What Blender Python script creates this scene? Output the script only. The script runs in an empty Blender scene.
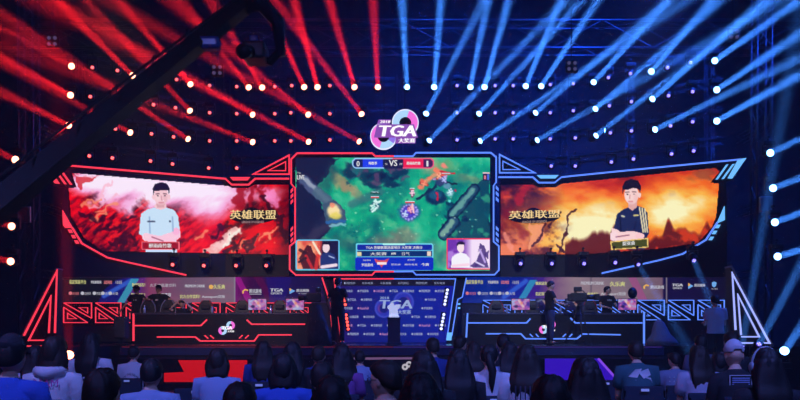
import bpy, bmesh, math, random
import numpy as np
from mathutils import Vector, Matrix
sc = bpy.context.scene; C = sc.collection
random.seed(7)
R = math.radians
# ------------------------------------------------------------------ camera
EYE = Vector((0, 0, 1.5)); F = 840.0; HY = 328.0
cam = bpy.data.cameras.new('camera'); co = bpy.data.objects.new('camera', cam); C.objects.link(co)
co.location = EYE; co.rotation_euler = (math.pi/2, 0, 0)
cam.lens = 36*F/800; cam.sensor_width = 36; cam.shift_y = (HY-200)/800
cam.clip_end = 200
sc.camera = co
vs = sc.view_settings; vs.view_transform = 'Standard'; vs.look = 'None'; vs.gamma = 1; vs.exposure = 0
try: vs.use_curve_mapping = False
except Exception: pass
w = bpy.data.worlds.new('world'); sc.world = w; w.use_nodes = True
w.node_tree.nodes['Background'].inputs[0].default_value = (.004, .006, .02, 1)
w.node_tree.nodes['Background'].inputs[1].default_value = .15
sc.cycles.max_bounces = 5; sc.cycles.volume_bounces = 0
sc.cycles.sample_clamp_indirect = 4; sc.cycles.use_adaptive_sampling = False
sc.cycles.denoising_prefilter = 'ACCURATE'; sc.cycles.denoising_input_passes = 'RGB_ALBEDO'
STAGE = 1.05

def ray(px, py): return Vector(((px-400)/F, 1.0, (HY-py)/F))
def at(px, py, D): return EYE + ray(px, py)*D
def plane(D):
    return lambda px, py, off=0.0: EYE + ray(px, py)*(D-off)
def folded(L0, L1, R0, R1):
    """A front that is flat in the middle and folds toward the audience at both wings; off moves it toward the audience."""
    def f(px, py, off=0.0):
        r = ray(px, py)
        def hit(a, b):
            d = Vector((b[0]-a[0], b[1]-a[1])); n = Vector((-d.y, d.x)).normalized()
            if n.y > 0: n = -n
            a = Vector(a) + n*off
            t = n.dot(a)/n.dot(Vector((r.x, r.y)))
            return EYE + r*t
        if L1 is not None and r.x < 0:
            p = hit(L0, L1)
            if p.x < L0[0]: return p
        if R1 is not None and r.x > 0:
            p = hit(R0, R1)
            if p.x > R0[0]: return p
        return hit((-1, L0[1]), (1, L0[1]))
    return f
WING = folded((-5.2, 25), (-9.14, 22.85), (4.91, 25), (9.12, 22.2))
TRUSS = folded((-5.95, 27), (-9.62, 24.7), (5.62, 27), (9.04, 24.26))
# ------------------------------------------------------------------ materials
_m = {}
def sl(c): return tuple((x/12.92 if x <= .04045 else ((x+.055)/1.055)**2.4) for x in c)
def M(name, col=(.5,.5,.5), rough=.5, metal=0.0, em=None, es=1.0, bump=0.0, bscale=40, spec=.5, var=0.0):
    if name in _m: return _m[name]
    m = bpy.data.materials.new(name); m.use_nodes = True; nt = m.node_tree; b = nt.nodes['Principled BSDF']
    b.inputs['Base Color'].default_value = (*col, 1); b.inputs['Roughness'].default_value = rough
    b.inputs['Metallic'].default_value = metal; b.inputs['Specular IOR Level'].default_value = spec
    if em is not None:
        b.inputs['Emission Color'].default_value = (*em, 1); b.inputs['Emission Strength'].default_value = es
    if bump or var:
        tc = nt.nodes.new('ShaderNodeTexCoord'); n = nt.nodes.new('ShaderNodeTexNoise'); n.inputs['Scale'].default_value = bscale
        n.inputs['Detail'].default_value = 4
        nt.links.new(tc.outputs['Object'], n.inputs['Vector'])
        if bump:
            bp = nt.nodes.new('ShaderNodeBump'); bp.inputs['Strength'].default_value = bump; bp.inputs['Distance'].default_value = .02
            nt.links.new(n.outputs['Fac'], bp.inputs['Height']); nt.links.new(bp.outputs['Normal'], b.inputs['Normal'])
        if var:
            cr = nt.nodes.new('ShaderNodeValToRGB')
            cr.color_ramp.elements[0].position = .3; cr.color_ramp.elements[1].position = .7
            cr.color_ramp.elements[0].color = (*[max(0, c*(1-var)) for c in col], 1)
            cr.color_ramp.elements[1].color = (*[min(1, c*(1+var)) for c in col], 1)
            nt.links.new(n.outputs['Fac'], cr.inputs['Fac']); nt.links.new(cr.outputs['Color'], b.inputs['Base Color'])
    _m[name] = m; return m
def EM(name, col, s=1.0, sample=False):
    m = M(name, (.02,.02,.02), .4, 0, col, s)
    if not sample: m.cycles.emission_sampling = 'NONE'
    return m
# ------------------------------------------------------------------ object helpers
def tag(o, label=None, cat=None, group=None, kind=None):
    if label: o['label'] = label
    if cat: o['category'] = cat
    if group: o['group'] = group
    if kind: o['kind'] = kind
    return o
def empty(name, loc=(0,0,0), rz=0, label=None, cat=None, group=None, kind=None):
    o = bpy.data.objects.new(name, None); C.objects.link(o); o.location = loc; o.rotation_euler = (0,0,rz)
    return tag(o, label, cat, group, kind)
class MB:
    def __init__(s): s.v = []; s.f = []; s.mi = []
    def add(s, vs, fs, mi=0):
        b = len(s.v); s.v += [tuple(v) for v in vs]; s.f += [tuple(i+b for i in f) for f in fs]; s.mi += [mi]*len(fs); return s
    def box(s, c, d, rot=None, mi=0):
        vs = []
        for x in (-.5,.5):
            for y in (-.5,.5):
                for z in (-.5,.5):
                    p = Vector((x*d[0], y*d[1], z*d[2]))
                    if rot is not None: p = rot @ p
                    vs.append(p + Vector(c))
        return s.add(vs, [(0,1,3,2),(4,6,7,5),(0,4,5,1),(2,3,7,6),(0,2,6,4),(1,5,7,3)], mi)
    def bbox(s, c, d, r=.02, rot=None, mi=0):
        """box with chamfered edges"""
        bm = bmesh.new(); bmesh.ops.create_cube(bm, size=1)
        for v in bm.verts: v.co = Vector((v.co.x*d[0], v.co.y*d[1], v.co.z*d[2]))
        bmesh.ops.bevel(bm, geom=bm.edges[:], offset=min(r, min(d)*.45), segments=2, affect='EDGES', profile=.6)
        bm.verts.index_update()
        vs = [(rot @ v.co if rot is not None else v.co) + Vector(c) for v in bm.verts]
        s.add(vs, [tuple(v.index for v in f.verts) for f in bm.faces], mi); bm.free(); return s
    def chain(s, pts, rad, n=8, up=None, cap=True, mi=0):
        """tapered tube through pts; rad = number, list of numbers, or list of (rx, ry)"""
        pts = [Vector(p) for p in pts]
        if not isinstance(rad, (list, tuple)): rad = [rad]*len(pts)
        vs = []; prev = None
        for i, p in enumerate(pts):
            a = pts[max(0, i-1)]; b = pts[min(len(pts)-1, i+1)]
            d = (b-a)
            if d.length < 1e-9: d = Vector((0,0,1))
            d.normalize()
            if up is not None: x = Vector(up) - d*Vector(up).dot(d)
            elif prev is not None: x = prev - d*prev.dot(d)
            else:
                x = Vector((1,0,0)) if abs(d.x) < .9 else Vector((0,1,0)); x = x - d*x.dot(d)
            if x.length < 1e-6: x = d.orthogonal()
            x.normalize(); prev = x; y = d.cross(x)
            r = rad[i]; rx, ry = (r if isinstance(r, (tuple, list)) else (r, r))
            for k in range(n):
                t = 2*math.pi*k/n; vs.append(p + x*(rx*math.cos(t)) + y*(ry*math.sin(t)))
        fs = []
        for i in range(len(pts)-1):
            for k in range(n):
                fs.append((i*n+k, i*n+(k+1)%n, (i+1)*n+(k+1)%n, (i+1)*n+k))
        if cap: fs.append(tuple(range(n-1, -1, -1))); fs.append(tuple((len(pts)-1)*n+k for k in range(n)))
        return s.add(vs, fs, mi)
    def ell(s, c, r, n=12, m=8, rot=None, mi=0):
        vs = []; fs = []
        for j in range(m+1):
            ph = math.pi*j/m
            for i in range(n):
                t = 2*math.pi*i/n
                p = Vector((r[0]*math.sin(ph)*math.cos(t), r[1]*math.sin(ph)*math.sin(t), r[2]*math.cos(ph)))
                if rot is not None: p = rot @ p
                vs.append(p + Vector(c))
        for j in range(m):
            for i in range(n): fs.append((j*n+i, (j+1)*n+i, (j+1)*n+(i+1)%n, j*n+(i+1)%n))
        return s.add(vs, fs, mi)
    def prism(s, front, back, mi=0):
        n = len(front); vs = list(front)+list(back)
        fs = [tuple(range(n)), tuple(range(2*n-1, n-1, -1))] + [(i, i+n, (i+1)%n+n, (i+1)%n) for i in range(n)]
        return s.add(vs, fs, mi)
    def poly(s, pts, surf, off=.03, depth=.03, mi=0):
        """flat shape traced on a surface of the place, given its own thickness"""
        fr = [surf(x, y, off) for x, y in pts]
        bk = [Vector((p.x, p.y+depth, p.z)) for p in fr]
        return s.prism(fr, bk, mi)
    def ribbon(s, pts, wpx, surf, off=.06, depth=.05, closed=False, mi=0):
        P = [Vector(p) for p in pts]; n = len(P); L = []; Rr = []
        for i in range(n):
            if closed: a, b = P[i-1], P[(i+1) % n]
            else: a, b = P[max(0,i-1)], P[min(n-1,i+1)]
            d1 = (P[i]-a); d2 = (b-P[i])
            if d1.length < 1e-6: d1 = d2
            if d2.length < 1e-6: d2 = d1
            d1 = d1.normalized(); d2 = d2.normalized()
            n1 = Vector((-d1.y, d1.x)); n2 = Vector((-d2.y, d2.x)); m = (n1+n2)
            if m.length < 1e-6: m = n1
            m.normalize(); k = wpx/2/max(.35, m.dot(n1))
            L.append(P[i]+m*k); Rr.append(P[i]-m*k)
        rng = range(n) if closed else range(n-1)
        for i in rng:
            j = (i+1) % n
            s.poly([L[i], L[j], Rr[j], Rr[i]], surf, off, depth, mi)
        return s
    def build(s, name, mats, parent=None, smooth=False, world=True):
        me = bpy.data.meshes.new(name); vv = s.v
        if parent is not None and world:
            bpy.context.view_layer.update() if False else None
            inv = (Matrix.Translation(parent_loc(parent)) @ Matrix.Rotation(parent_rz(parent), 4, 'Z')).inverted()
            vv = [inv @ Vector(v) for v in s.v]
        me.from_pydata([tuple(v) for v in vv], [], s.f)
        if not isinstance(mats, (list, tuple)): mats = [mats]
        for m in mats: me.materials.append(m)
        me.polygons.foreach_set('material_index', s.mi)
        if smooth: me.polygons.foreach_set('use_smooth', [True]*len(me.polygons))
        me.update()
        bm = bmesh.new(); bm.from_mesh(me); bmesh.ops.recalc_face_normals(bm, faces=bm.faces[:]); bm.to_mesh(me); bm.free()
        o = bpy.data.objects.new(name, me); C.objects.link(o)
        if parent is not None: o.parent = parent
        return o
def parent_loc(p):
    l = Vector(p.location)
    while p.parent is not None: p = p.parent; l = l + Vector(p.location)
    return l
def parent_rz(p):
    r = p.rotation_euler[2]
    while p.parent is not None: p = p.parent; r += p.rotation_euler[2]
    return r
def kids(o): return [c for c in bpy.data.objects if c.parent is o]
def copy_tree(o, parent=None):
    c = o.copy(); C.objects.link(c)
    if parent is not None: c.parent = parent
    for ch in kids(o): copy_tree(ch, c)
    return c
# ------------------------------------------------------------------ writing
class Multi:
    '''a run of separate small parts that share a name and a material'''
    def __init__(s): s.l = []
    def __call__(s): m = MB(); s.l.append(m); return m
    def build(s, name, mat, t):
        for m in s.l:
            if m.v: m.build(name, mat, t)
_fc = {}
def glyphs(t):
    if t in _fc: return _fc[t]
    cu = bpy.data.curves.new('t', 'FONT'); cu.body = t; cu.size = 1; cu.resolution_u = 2
    o = bpy.data.objects.new('t', cu); C.objects.link(o)
    dg = bpy.context.evaluated_depsgraph_get(); me = bpy.data.meshes.new_from_object(o.evaluated_get(dg))
    v = [tuple(x.co)[:2] for x in me.vertices]; f = [tuple(p.vertices) for p in me.polygons]
    bpy.data.objects.remove(o); bpy.data.curves.remove(cu); bpy.data.meshes.remove(me)
    _fc[t] = (v, f); return v, f
def write(mb, t, x0, y0, x1, y1, surf, off=.05, shear=0.0, mi=0, rot=0.0, bold=0.0):
    """text filling the rectangle x0..x1, y0..y1 (photo units) on a surface"""
    v, f = glyphs(t)
    if not v: return
    ax = min(p[0] for p in v); bx = max(p[0] for p in v); ay = min(p[1] for p in v); by = max(p[1] for p in v)
    def one(dx):
        vs = []
        for p in v:
            u = (p[0]-ax)/(bx-ax); q = (p[1]-ay)/(by-ay)
            x = x0+(x1-x0)*u + shear*q*(y1-y0) + dx; y = y1-(y1-y0)*q + rot*(x-x0)
            vs.append(surf(x, y, off))
        mb.add(vs, f, mi)
    one(0)
    if bold: one(bold); one(-bold)
# ------------------------------------------------------------------ painting the LED screens
def inpoly(X, Y, pts):
    r = np.zeros(X.shape, bool); n = len(pts)
    for i in range(n):
        (xa, ya), (xb, yb) = pts[i], pts[(i+1) % n]
        if ya == yb: continue
        c = ((ya > Y) != (yb > Y)) & (X < (xb-xa)*(Y-ya)/(yb-ya)+xa)
        r ^= c
    return r
class Paint:
    def __init__(s, x0, y0, x1, y1, k=1.5, base=(0,0,0), seed=1):
        s.nx = int((x1-x0)*k); s.ny = int((y1-y0)*k); s.x0, s.y0, s.x1, s.y1 = x0, y0, x1, y1
        xs = x0+(np.arange(s.nx+1))*(x1-x0)/s.nx; ys = y0+(np.arange(s.ny+1))*(y1-y0)/s.ny
        s.X, s.Y = np.meshgrid(xs, ys); s.c = np.zeros(s.X.shape+(3,)); s.c[:] = base
        s.rng = np.random.RandomState(seed); s.X0, s.Y0 = s.X, s.Y
    def noise(s, sc_, oct=4, stretch=(1, 1), ang=0.0, seed=None):
        rng = np.random.RandomState(seed) if seed is not None else s.rng
        X = s.X*math.cos(ang)+s.Y*math.sin(ang); Y = -s.X*math.sin(ang)+s.Y*math.cos(ang)
        out = 0; amp = 1; tot = 0; f = 1.0/sc_
        for o in range(oct):
            g = rng.rand(64, 64); u = (X*f*stretch[0]) % 64; v = (Y*f*stretch[1]) % 64
            i = np.floor(u).astype(int) % 64; j = np.floor(v).astype(int) % 64; a = u-np.floor(u); b = v-np.floor(v)
            a = a*a*(3-2*a); b = b*b*(3-2*b); i1 = (i+1) % 64; j1 = (j+1) % 64
            out = out + amp*(g[j,i]*(1-a)*(1-b)+g[j,i1]*a*(1-b)+g[j1,i]*(1-a)*b+g[j1,i1]*a*b); tot += amp; amp *= .55; f *= 2
        return out/tot
    def warp(s, a, sc_, seed=9):
        s.X = s.X0; s.Y = s.Y0
        if a: wx = s.noise(sc_,3,seed=seed)-.5; wy = s.noise(sc_,3,seed=seed+1)-.5; s.X = s.X0+wx*a; s.Y = s.Y0+wy*a
    def mix(s, mask, col):
        m = np.clip(mask, 0, 1)[..., None]; s.c = s.c*(1-m)+np.array(col)*m
    def add(s, mask, col): s.c = s.c+np.clip(mask, 0, None)[..., None]*np.array(col)
    def ramp(s, t, stops):
        t = np.clip(t, 0, 1); xs = [a for a, _ in stops]
        s_ = np.stack([np.interp(t, xs, [c[i] for _, c in stops]) for i in range(3)], -1); return s_
    def poly(s, pts, col, a=1.0): s.mix(inpoly(s.X, s.Y, pts)*a, col)
    def ell(s, cx, cy, rx, ry, col, a=1.0, soft=.0, rot=0.0):
        dx = s.X-cx; dy = s.Y-cy; u = (dx*math.cos(rot)+dy*math.sin(rot))/rx; v = (-dx*math.sin(rot)+dy*math.cos(rot))/ry
        d = np.sqrt(u*u+v*v)
        if soft > 0: m = np.clip((1-d)/soft, 0, 1); m = m*m*(3-2*m)
        else: m = (d < 1)*1.0
        s.mix(m*a, col)
    def line(s, x0, y0, x1, y1, wd, col, a=1.0, soft=.6):
        dx, dy = x1-x0, y1-y0; L2 = dx*dx+dy*dy; t = np.clip(((s.X-x0)*dx+(s.Y-y0)*dy)/L2, 0, 1)
        d = np.hypot(s.X-x0-t*dx, s.Y-y0-t*dy); s.mix(np.clip((wd/2+soft-d)/soft, 0, 1)*a, col)
    def rect(s, x0, y0, x1, y1, col, a=1.0): s.mix(((s.X >= x0)&(s.X <= x1)&(s.Y >= y0)&(s.Y <= y1))*a, col)
    def build(s, name, surf, off, parent, clip=None, strength=1.0):
        nx, ny = s.nx, s.ny
        s.warp(0,1); P = [surf(x, y, off) for x, y in zip(s.X.ravel(), s.Y.ravel())]
        loc = parent_loc(parent)
        me = bpy.data.meshes.new(name)
        idx = np.arange((nx+1)*(ny+1)).reshape(ny+1, nx+1)
        q = np.stack([idx[:-1,:-1], idx[1:,:-1], idx[1:,1:], idx[:-1,1:]], -1).reshape(-1, 4)
        if clip is not None:
            cx = (s.X[:-1,:-1]+s.X[1:,1:])/2; cy = (s.Y[:-1,:-1]+s.Y[1:,1:])/2
            q = q[inpoly(cx, cy, clip).ravel()]
        used = np.unique(q); remap = np.full(len(P), -1); remap[used] = np.arange(len(used)); q = remap[q]
        me.from_pydata([tuple(P[i]-loc) for i in used], [], [tuple(int(a) for a in r) for r in q])
        col = np.clip(s.c, 0, 1.0).reshape(-1, 3)[used]
        col = np.where(col <= .04045, col/12.92, ((col+.055)/1.055)**2.4)
        at_ = me.color_attributes.new('picture', 'FLOAT_COLOR', 'POINT')
        at_.data.foreach_set('color', np.concatenate([col, np.ones((len(col),1))], 1).ravel().astype(np.float32))
        m = bpy.data.materials.new(name+'_pixels'); m.use_nodes = True; nt = m.node_tree; b = nt.nodes['Principled BSDF']
        b.inputs['Base Color'].default_value = (.01,.01,.012,1); b.inputs['Roughness'].default_value = .5
        a = nt.nodes.new('ShaderNodeAttribute'); a.attribute_name = 'picture'
        nt.links.new(a.outputs['Color'], b.inputs['Emission Color']); b.inputs['Emission Strength'].default_value = strength
        m.cycles.emission_sampling = 'NONE'; me.materials.append(m); me.update()
        o = bpy.data.objects.new(name, me); C.objects.link(o); o.parent = parent
        return o
# common materials
black = M('black_plastic', (.012,.012,.014), .45)
blackm = M('black_metal', (.02,.02,.024), .4, .6)
casing = M('matte_black_panel', (.012,.012,.016), .6)
alu = M('aluminium_tube', (.35,.36,.4), .35, .9)
NR = EM('red_light_strip', (1.0,.045,.085), 1.15)
NB = EM('blue_light_strip', (.11,.25,1.0), 1.25)
NBL = EM('pale_blue_light_strip', (.16,.5,1.0), 1.1)
white_e = EM('white_lettering', (1,1,1), .75, False)
# ------------------------------------------------------------------ setting
def struct(name, mb, m, label=None, smooth=False):
    o = mb.build(name, m, smooth=smooth); o['kind'] = 'structure'
    if label: o['label'] = label
    return o
floor_m = M('dark_plaza_floor', (.035,.03,.04), .32, bump=.15, bscale=6, var=.35)
struct('floor', MB().box((0,15,-.1), (34,44,.2)), floor_m)
struct('wall_back', MB().box((0,32.2,7), (34,.4,14)), M('dark_hall_wall', (.03,.03,.04), .8, var=.3, bscale=3))
struct('wall_left', MB().box((-17,15,7), (.4,44,14)), M('dark_side_wall', (.02,.02,.03), .8, var=.3, bscale=3))
struct('wall_right', MB().box((17,15,7), (.4,44,14)), M('dark_side_wall'))
struct('ceiling', MB().box((0,15,14.1), (34,44,.2)), M('dark_roof_membrane', (.03,.03,.04), .9, var=.3, bscale=2))
# theatrical haze filling the hall
_nt = w.node_tree; _hv = _nt.nodes.new('ShaderNodeVolumeScatter')
_hv.inputs['Density'].default_value = .0032; _hv.inputs['Anisotropy'].default_value = 0.0
_nt.links.new(_hv.outputs[0], _nt.nodes['World Output'].inputs['Volume'])

# ------------------------------------------------------------------ lighting truss
truss_m = M('truss_aluminium', (.09,.09,.11), .4, .8)
def truss_span(a, b, h=.3, name='lighting_truss', label='', group=None, r=.022, bay=.45, depth=.3):
    """box truss from a to b: four chords and zig-zag braces"""
    a, b = Vector(a), Vector(b); d = (b-a); L = d.length; d.normalize()
    up = Vector((0,0,1)) if abs(d.z) < .9 else Vector((0,1,0))
    side = d.cross(up).normalized(); up = side.cross(d).normalized()
    t = empty(name, a, 0, label, 'truss', group)
    ch = MB(); br = MB()
    cs = [side*(sx*depth/2)+up*(sz*h/2) for sx, sz in ((-1,-1),(1,-1),(1,1),(-1,1))]
    n = max(2, int(L/bay))
    for c in cs: ch.chain([a+c, b+c], r, 6)
    for i in range(n):
        p = a+d*(L*i/n); q = a+d*(L*(i+1)/n)
        for k in range(4):
            c0, c1 = (cs[k], cs[(k+1)%4]) if i % 2 else (cs[(k+1)%4], cs[k])
            br.chain([p+c0, q+c1], r*.5, 5, cap=False)
    ch.build('chord_tubes', truss_m, t, True); br.build('hanging_bracing', truss_m, t, True)
    return t
# grid behind the screens: rows at four heights, folded like the rig
ROWZ = [9.19, 8.32, 7.45, 6.6]
nodesX = [(-9.9,24.5),(-5.95,27),(0,27),(5.62,27),(9.5,23.9)]
rown = ['topmost', 'second', 'third', 'fourth']
for r, z in enumerate(ROWZ):
    for (i0, i1, side) in ((0,1,'red outer wing'),(1,2,'red middle'),(2,3,'blue middle'),(3,4,'blue outer wing')):
        a = nodesX[i0]; b = nodesX[i1]
        g = Vector((a[0], a[1]+.45, z+.36)); h_ = Vector((b[0], b[1]+.45, z+.36))
        e = (h_-g).normalized()*.16
        truss_span(g+e, h_-e, .2, label='thin box truss carrying the %s row of lamps on the %s span' % (rown[r], side), group='horizontal trusses of the lamp wall', r=.016, depth=.2)
vx = [(-9.7,24.75),(-7.8,25.95),(-5.75,27.2),(-3.6,27.2),(-1.8,27.2),(0,27.2),(1.8,27.2),(3.6,27.2),(5.45,27.2),(7.3,25.95),(9.2,24.25)]
names_v = ['outermost upright on the red side', 'second upright inward on the red side', 'third upright inward on the red side', 'fourth upright inward on the red side', 'upright just on the red side of the hanging logo',
           'central upright behind the hanging logo', 'upright just on the blue side of the hanging logo', 'fourth upright inward on the blue side', 'third upright inward on the blue side', 'second upright inward on the blue side', 'outermost upright on the blue side']
for (x, y), nm in zip(vx, names_v):
    truss_span((x, y+.75, 0), (x, y+.75, 9.9), .2, name='upright_truss', label='dark aluminium truss, '+nm, group='uprights of the lamp wall', r=.016, depth=.2)
# big front towers beside the wings
def tower(p, lab):
    t = truss_span((p[0], p[1], .1), (p[0], p[1], 12.5), .38, name='truss_tower', label=lab, r=.03, bay=.5, depth=.38)
    MB().bbox((p[0], p[1], .05), (.9,.9,.1), .02).build('base_plate', blackm, t)
    k = MB(); k.bbox((p[0], p[1]-.26, 1.5+(HY-(216 if p[0] < 0 else 206))/F*p[1]), (.34,.1,.42), .02); k.build('junction_box', alu, t)
    return t
tower((-9.85, 22.3), 'tall truss tower with a pale junction box outside the red wing screen')
tower((9.55, 22.2), 'tall truss tower with a pale junction box outside the blue wing screen')
for s_, nm in ((-1,'red'),(1,'blue')):
    x0 = 9.75*s_; 
    for q, z in enumerate((6.9, 4.8, 3.0)):
        truss_span((x0, 22.75, z), (x0, 24.1, z), .2, name='truss_outrigger', label='short %s outrigger truss behind the tower of the %s side' % (['upper','middle','lower'][q], nm), r=.014, depth=.2)
# roof trusses
for i, (D, z) in enumerate(((27.8,11.1),(22.5,12.4),(17,12.6))):
    truss_span((-16.5, D, z), (16.5, D, z), .9, name='roof_truss', label='deep roof truss crossing the hall %s' % ['just above the lamp wall','in front of the lamp wall','above the front of the stage'][i], r=.045, bay=1.6, depth=.8)
for i, x in enumerate((-12,-6,0,6,12)):
    truss_span((x, 17.6, 13.35), (x, 28, 12.25), .5, name='roof_truss', label='lengthwise roof truss, %s' % ['far out over the red side','over the red wing screen','over the hanging logo','over the blue wing screen','far out over the blue side'][i], r=.03, bay=1.1, depth=.5)

# ------------------------------------------------------------------ moving head lights
lens_r = EM('hot_red_lens', (1.0,.28,.15), 9, False); lens_b = EM('hot_blue_lens', (.20,.50,1.0), 9, False)
dim_r = EM('dim_red_lens', (1.0,.02,.03), .8, False); dim_b = EM('dim_blue_lens', (.16,.08,1.0), .8, False)
star_r = EM('dim_red_core', (1.0,.22,.22), 2.6, False); star_b = EM('dim_blue_core', (.42,.38,1.0), 2.2, False)
lampbody = M('lamp_body', (.015,.015,.018), .4, .3)
def lamp_proto(name, lens_mat, core=None, S=1.0):
    """moving head: clamp, base box, two yoke arms, round head with lens; head looks along local -Y"""
    t = empty(name)
    MB().bbox((0,.0,.26), (.3,.24,.12), .02).build('base', lampbody, t)
    MB().chain([(0,0,.3),(0,.0,.42)], .02, 8).bbox((0,0,.42), (.06,.12,.06), .01).build('hanging_clamp', blackm, t)
    for sx in (-1,1):
        MB().bbox((sx*.15,0,.1), (.035,.09,.28), .012).build('yoke_arm', lampbody, t)
    h = empty('head'); h.parent = t
    body = MB().chain([(0,.14,0),(0,.12,0),(0,.0,0),(0,-.12,0),(0,-.15,0)], [.06,.1,.125,.115,.118], 14)
    hb = body.build('housing', lampbody, None, True); hb.parent = h
    l = MB().chain([(0,-.148,0),(0,-.158,0)], [.098*S,.092*S], 14).build('lens', lens_mat, None); l.parent = h
    if core:
        c = MB()
        for k in range(4):
            a = k*math.pi/2+.5; c.ell((.03*math.cos(a), -.162, .03*math.sin(a)), (.018,.006,.018), 8, 5)
        cc = c.build('lens_core', core, None); cc.parent = h
    return t
protos = {'rb': lamp_proto('moving_head_light', lens_r, None, .95), 'bb': lamp_proto('moving_head_light', lens_b, None, .95),
          'rd': lamp_proto('moving_head_light', dim_r, star_r, .62), 'bd': lamp_proto('moving_head_light', dim_b, star_b, .62)}
fresh = dict(protos)
def place_lamp(kind, P, target, label, group, energy=0, spot=3.0, color=None, floor=False):
    src = protos[kind]
    if kind in fresh: t = src; fresh.pop(kind)
    else: t = copy_tree(src)
    t.location = P; tag(t, label, 'stage light', group)
    if floor: t.scale = (1,1,-1)
    h = [c for c in kids(t) if c.name.startswith('head')][0]
    d = (Vector(target)-Vector(P)).normalized()
    if floor: d = Vector((d.x, d.y, -d.z))
    q = d.to_track_quat('-Y', 'Z'); h.rotation_mode = 'QUATERNION'; h.rotation_quaternion = q
    return t, h
def add_beam(P, T, color, energy, spot=3.0, blend=.7):
    # the lamp's own lens: a disk that throws a tight beam
    l = bpy.data.lights.new('beam', 'AREA'); l.shape = 'DISK'; l.size = .16; l.spread = R(spot*.9); l.energy = energy*ESCALE; l.color = color
    d = (T-P).normalized()
    o = bpy.data.objects.new('beam', l); C.objects.link(o); o.location = P+d*.175; o.rotation_euler = d.to_track_quat('-Z','Y').to_euler()
    return o
ESCALE = 1/3700
RED = (1,.012,.02); BLU = (.05,.26,1.0)
# every lens that throws a beam: lamp position in the photo, a point its beam passes through, strength
BR = [
 (73,67,0,27,.5),(72,96,0,57,.8),(70,126,0,92,.6),(134,77,60,3,1),(133,134,0,62,.7),(192,86,120,2,1.1),(192,113,90,5,.9),(191,141,40,40,1.1),
 (250,89,190,12,.7),(263,89,222,20,.8),(305,89,264,0,1.1),(318,89,294,0,1.3),(355,89,329,0,1.1),(378,89,373,0,1.0),
 (255,116,140,50,1),(310,116,225,46,.8),(363,116,290,20,1),(255,143,140,98,.7),(311,143,190,80,1),(362,143,200,52,.9)]
BB = [(407,89,402,0,1.3),(434,89,441,0,1.3),(470,89,488,0,1.2),(484,89,509,0,1.4),(525,88,561,0,1.4),(540,88,598,0,1.5),(425,116,484,0,1.2),(477,116,582,0,1.4),
 (427,143,562,5,1.4),(477,143,672,10,1.5),(533,115,668,0,1.4),(534,142,720,35,1.3),(592,84,669,0,1.5),(593,111,712,8,1.5),(593,138,761,8,1.7),(650,73,712,0,1.2),
 (650,101,765,0,1.7),(652,131,800,58,1.4),(713,62,800,0,1.3),(715,91,800,34,1.3),(715,122,800,75,1.3)]
def ordinal(n): return ['first','second','third','fourth','fifth','sixth','seventh','eighth','ninth','tenth','eleventh','twelfth','thirteenth','fourteenth','fifteenth','sixteenth','seventeenth','eighteenth','nineteenth','twentieth'][n]
def row_of(P):
    return min(range(4), key=lambda i: abs(P.z-ROWZ[i]))
DR = [(93,68),(118,71),(177,80),(210,86),(237,87),(275,87),(292,86),(330,86),(91,97),(116,100),(154,105),(176,108),(210,113),(237,114),(275,114),(291,113),(330,114),
 (91,126),(116,129),(152,134),(174,137),(210,141),(237,141),(275,141),(291,141),(330,140),(90,156),(113,158),(151,161),(173,164),(209,168),(237,168)]
DB = [(457,86),(495,86),(513,86),(550,85),(573,84),(457,113),(495,113),(513,113),(550,113),(573,111),(457,140),(495,139),(513,139),(550,139),(575,138),
 (608,78),(630,74),(667,68),(690,63),(609,106),(631,102),(668,96),(692,92),(610,133),(631,131),(670,126),(692,122),(611,162),(633,159),(671,154),(693,151),(551,166),(575,166)]
allc = {'red': sorted([(x,y) for x,y,*_ in BR]+DR, key=lambda p: -p[0]), 'blue': sorted([(x,y) for x,y,*_ in BB]+DB, key=lambda p: p[0])}
rank = {}
for side, L in allc.items():
    cnt = {}
    for (x, y) in L:
        r = row_of(TRUSS(x, y)); rank[(x, y)] = (r, cnt.get(r, 0)); cnt[r] = cnt.get(r, 0)+1
BE = 620000
for lst, kind, col, cname in ((BR,'rb',RED,'red'),(BB,'bb',BLU,'blue')):
    for (x, y, tx, ty, s) in lst:
        P = TRUSS(x, y); D2 = P.y-5.5; T = at(tx, ty, D2)
        r, k = rank[(x, y)]
        place_lamp(kind, P, T, 'lamp throwing a %s beam, %s row, %s out from the hanging logo' % (cname, rown[r], ordinal(k)), cname+' beam lights on the lamp wall')
        add_beam(P, T, col, BE*s*(1.1 if cname == 'red' else 1.4), 2.9)
for lst, kind, cname in ((DR,'rd','red'),(DB,'bd','blue')):
    for (x, y) in lst:
        P = TRUSS(x, y); T = P+Vector((-P.x*.25, -10, -2.0))
        r, k = rank[(x, y)]
        place_lamp(kind, P, T, 'faint %s lamp without a beam, %s row, %s out from the hanging logo' % (cname, rown[r], ordinal(k)), 'faint %s lamps on the lamp wall' % cname)
# columns at the two sides
for i, (x, y, tx, ty) in enumerate([(18,161,-20,142),(16,193,-20,180),(14,227,-20,217),(13,262,-20,254)]):
    P = at(x, y, 21.4); T = at(tx, ty, 19.5)
    place_lamp('rb', P, T, 'moving head with a red beam on the red side tower, %s from its top' % ordinal(i), 'red side tower lights'); add_beam(P, T, RED, BE*.7, 2.9)
for i, (x, y, tx, ty) in enumerate([(768,154,800,139),(771,189,800,178),(773,223,800,213),(776,257,800,250)]):
    P = at(x, y, 21.4); T = at(tx, ty, 19.5)
    place_lamp('bb', P, T, 'moving head with a blue beam on the blue side tower, %s from its top' % ordinal(i), 'blue side tower lights'); add_beam(P, T, BLU, BE*1.1, 2.9)
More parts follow.
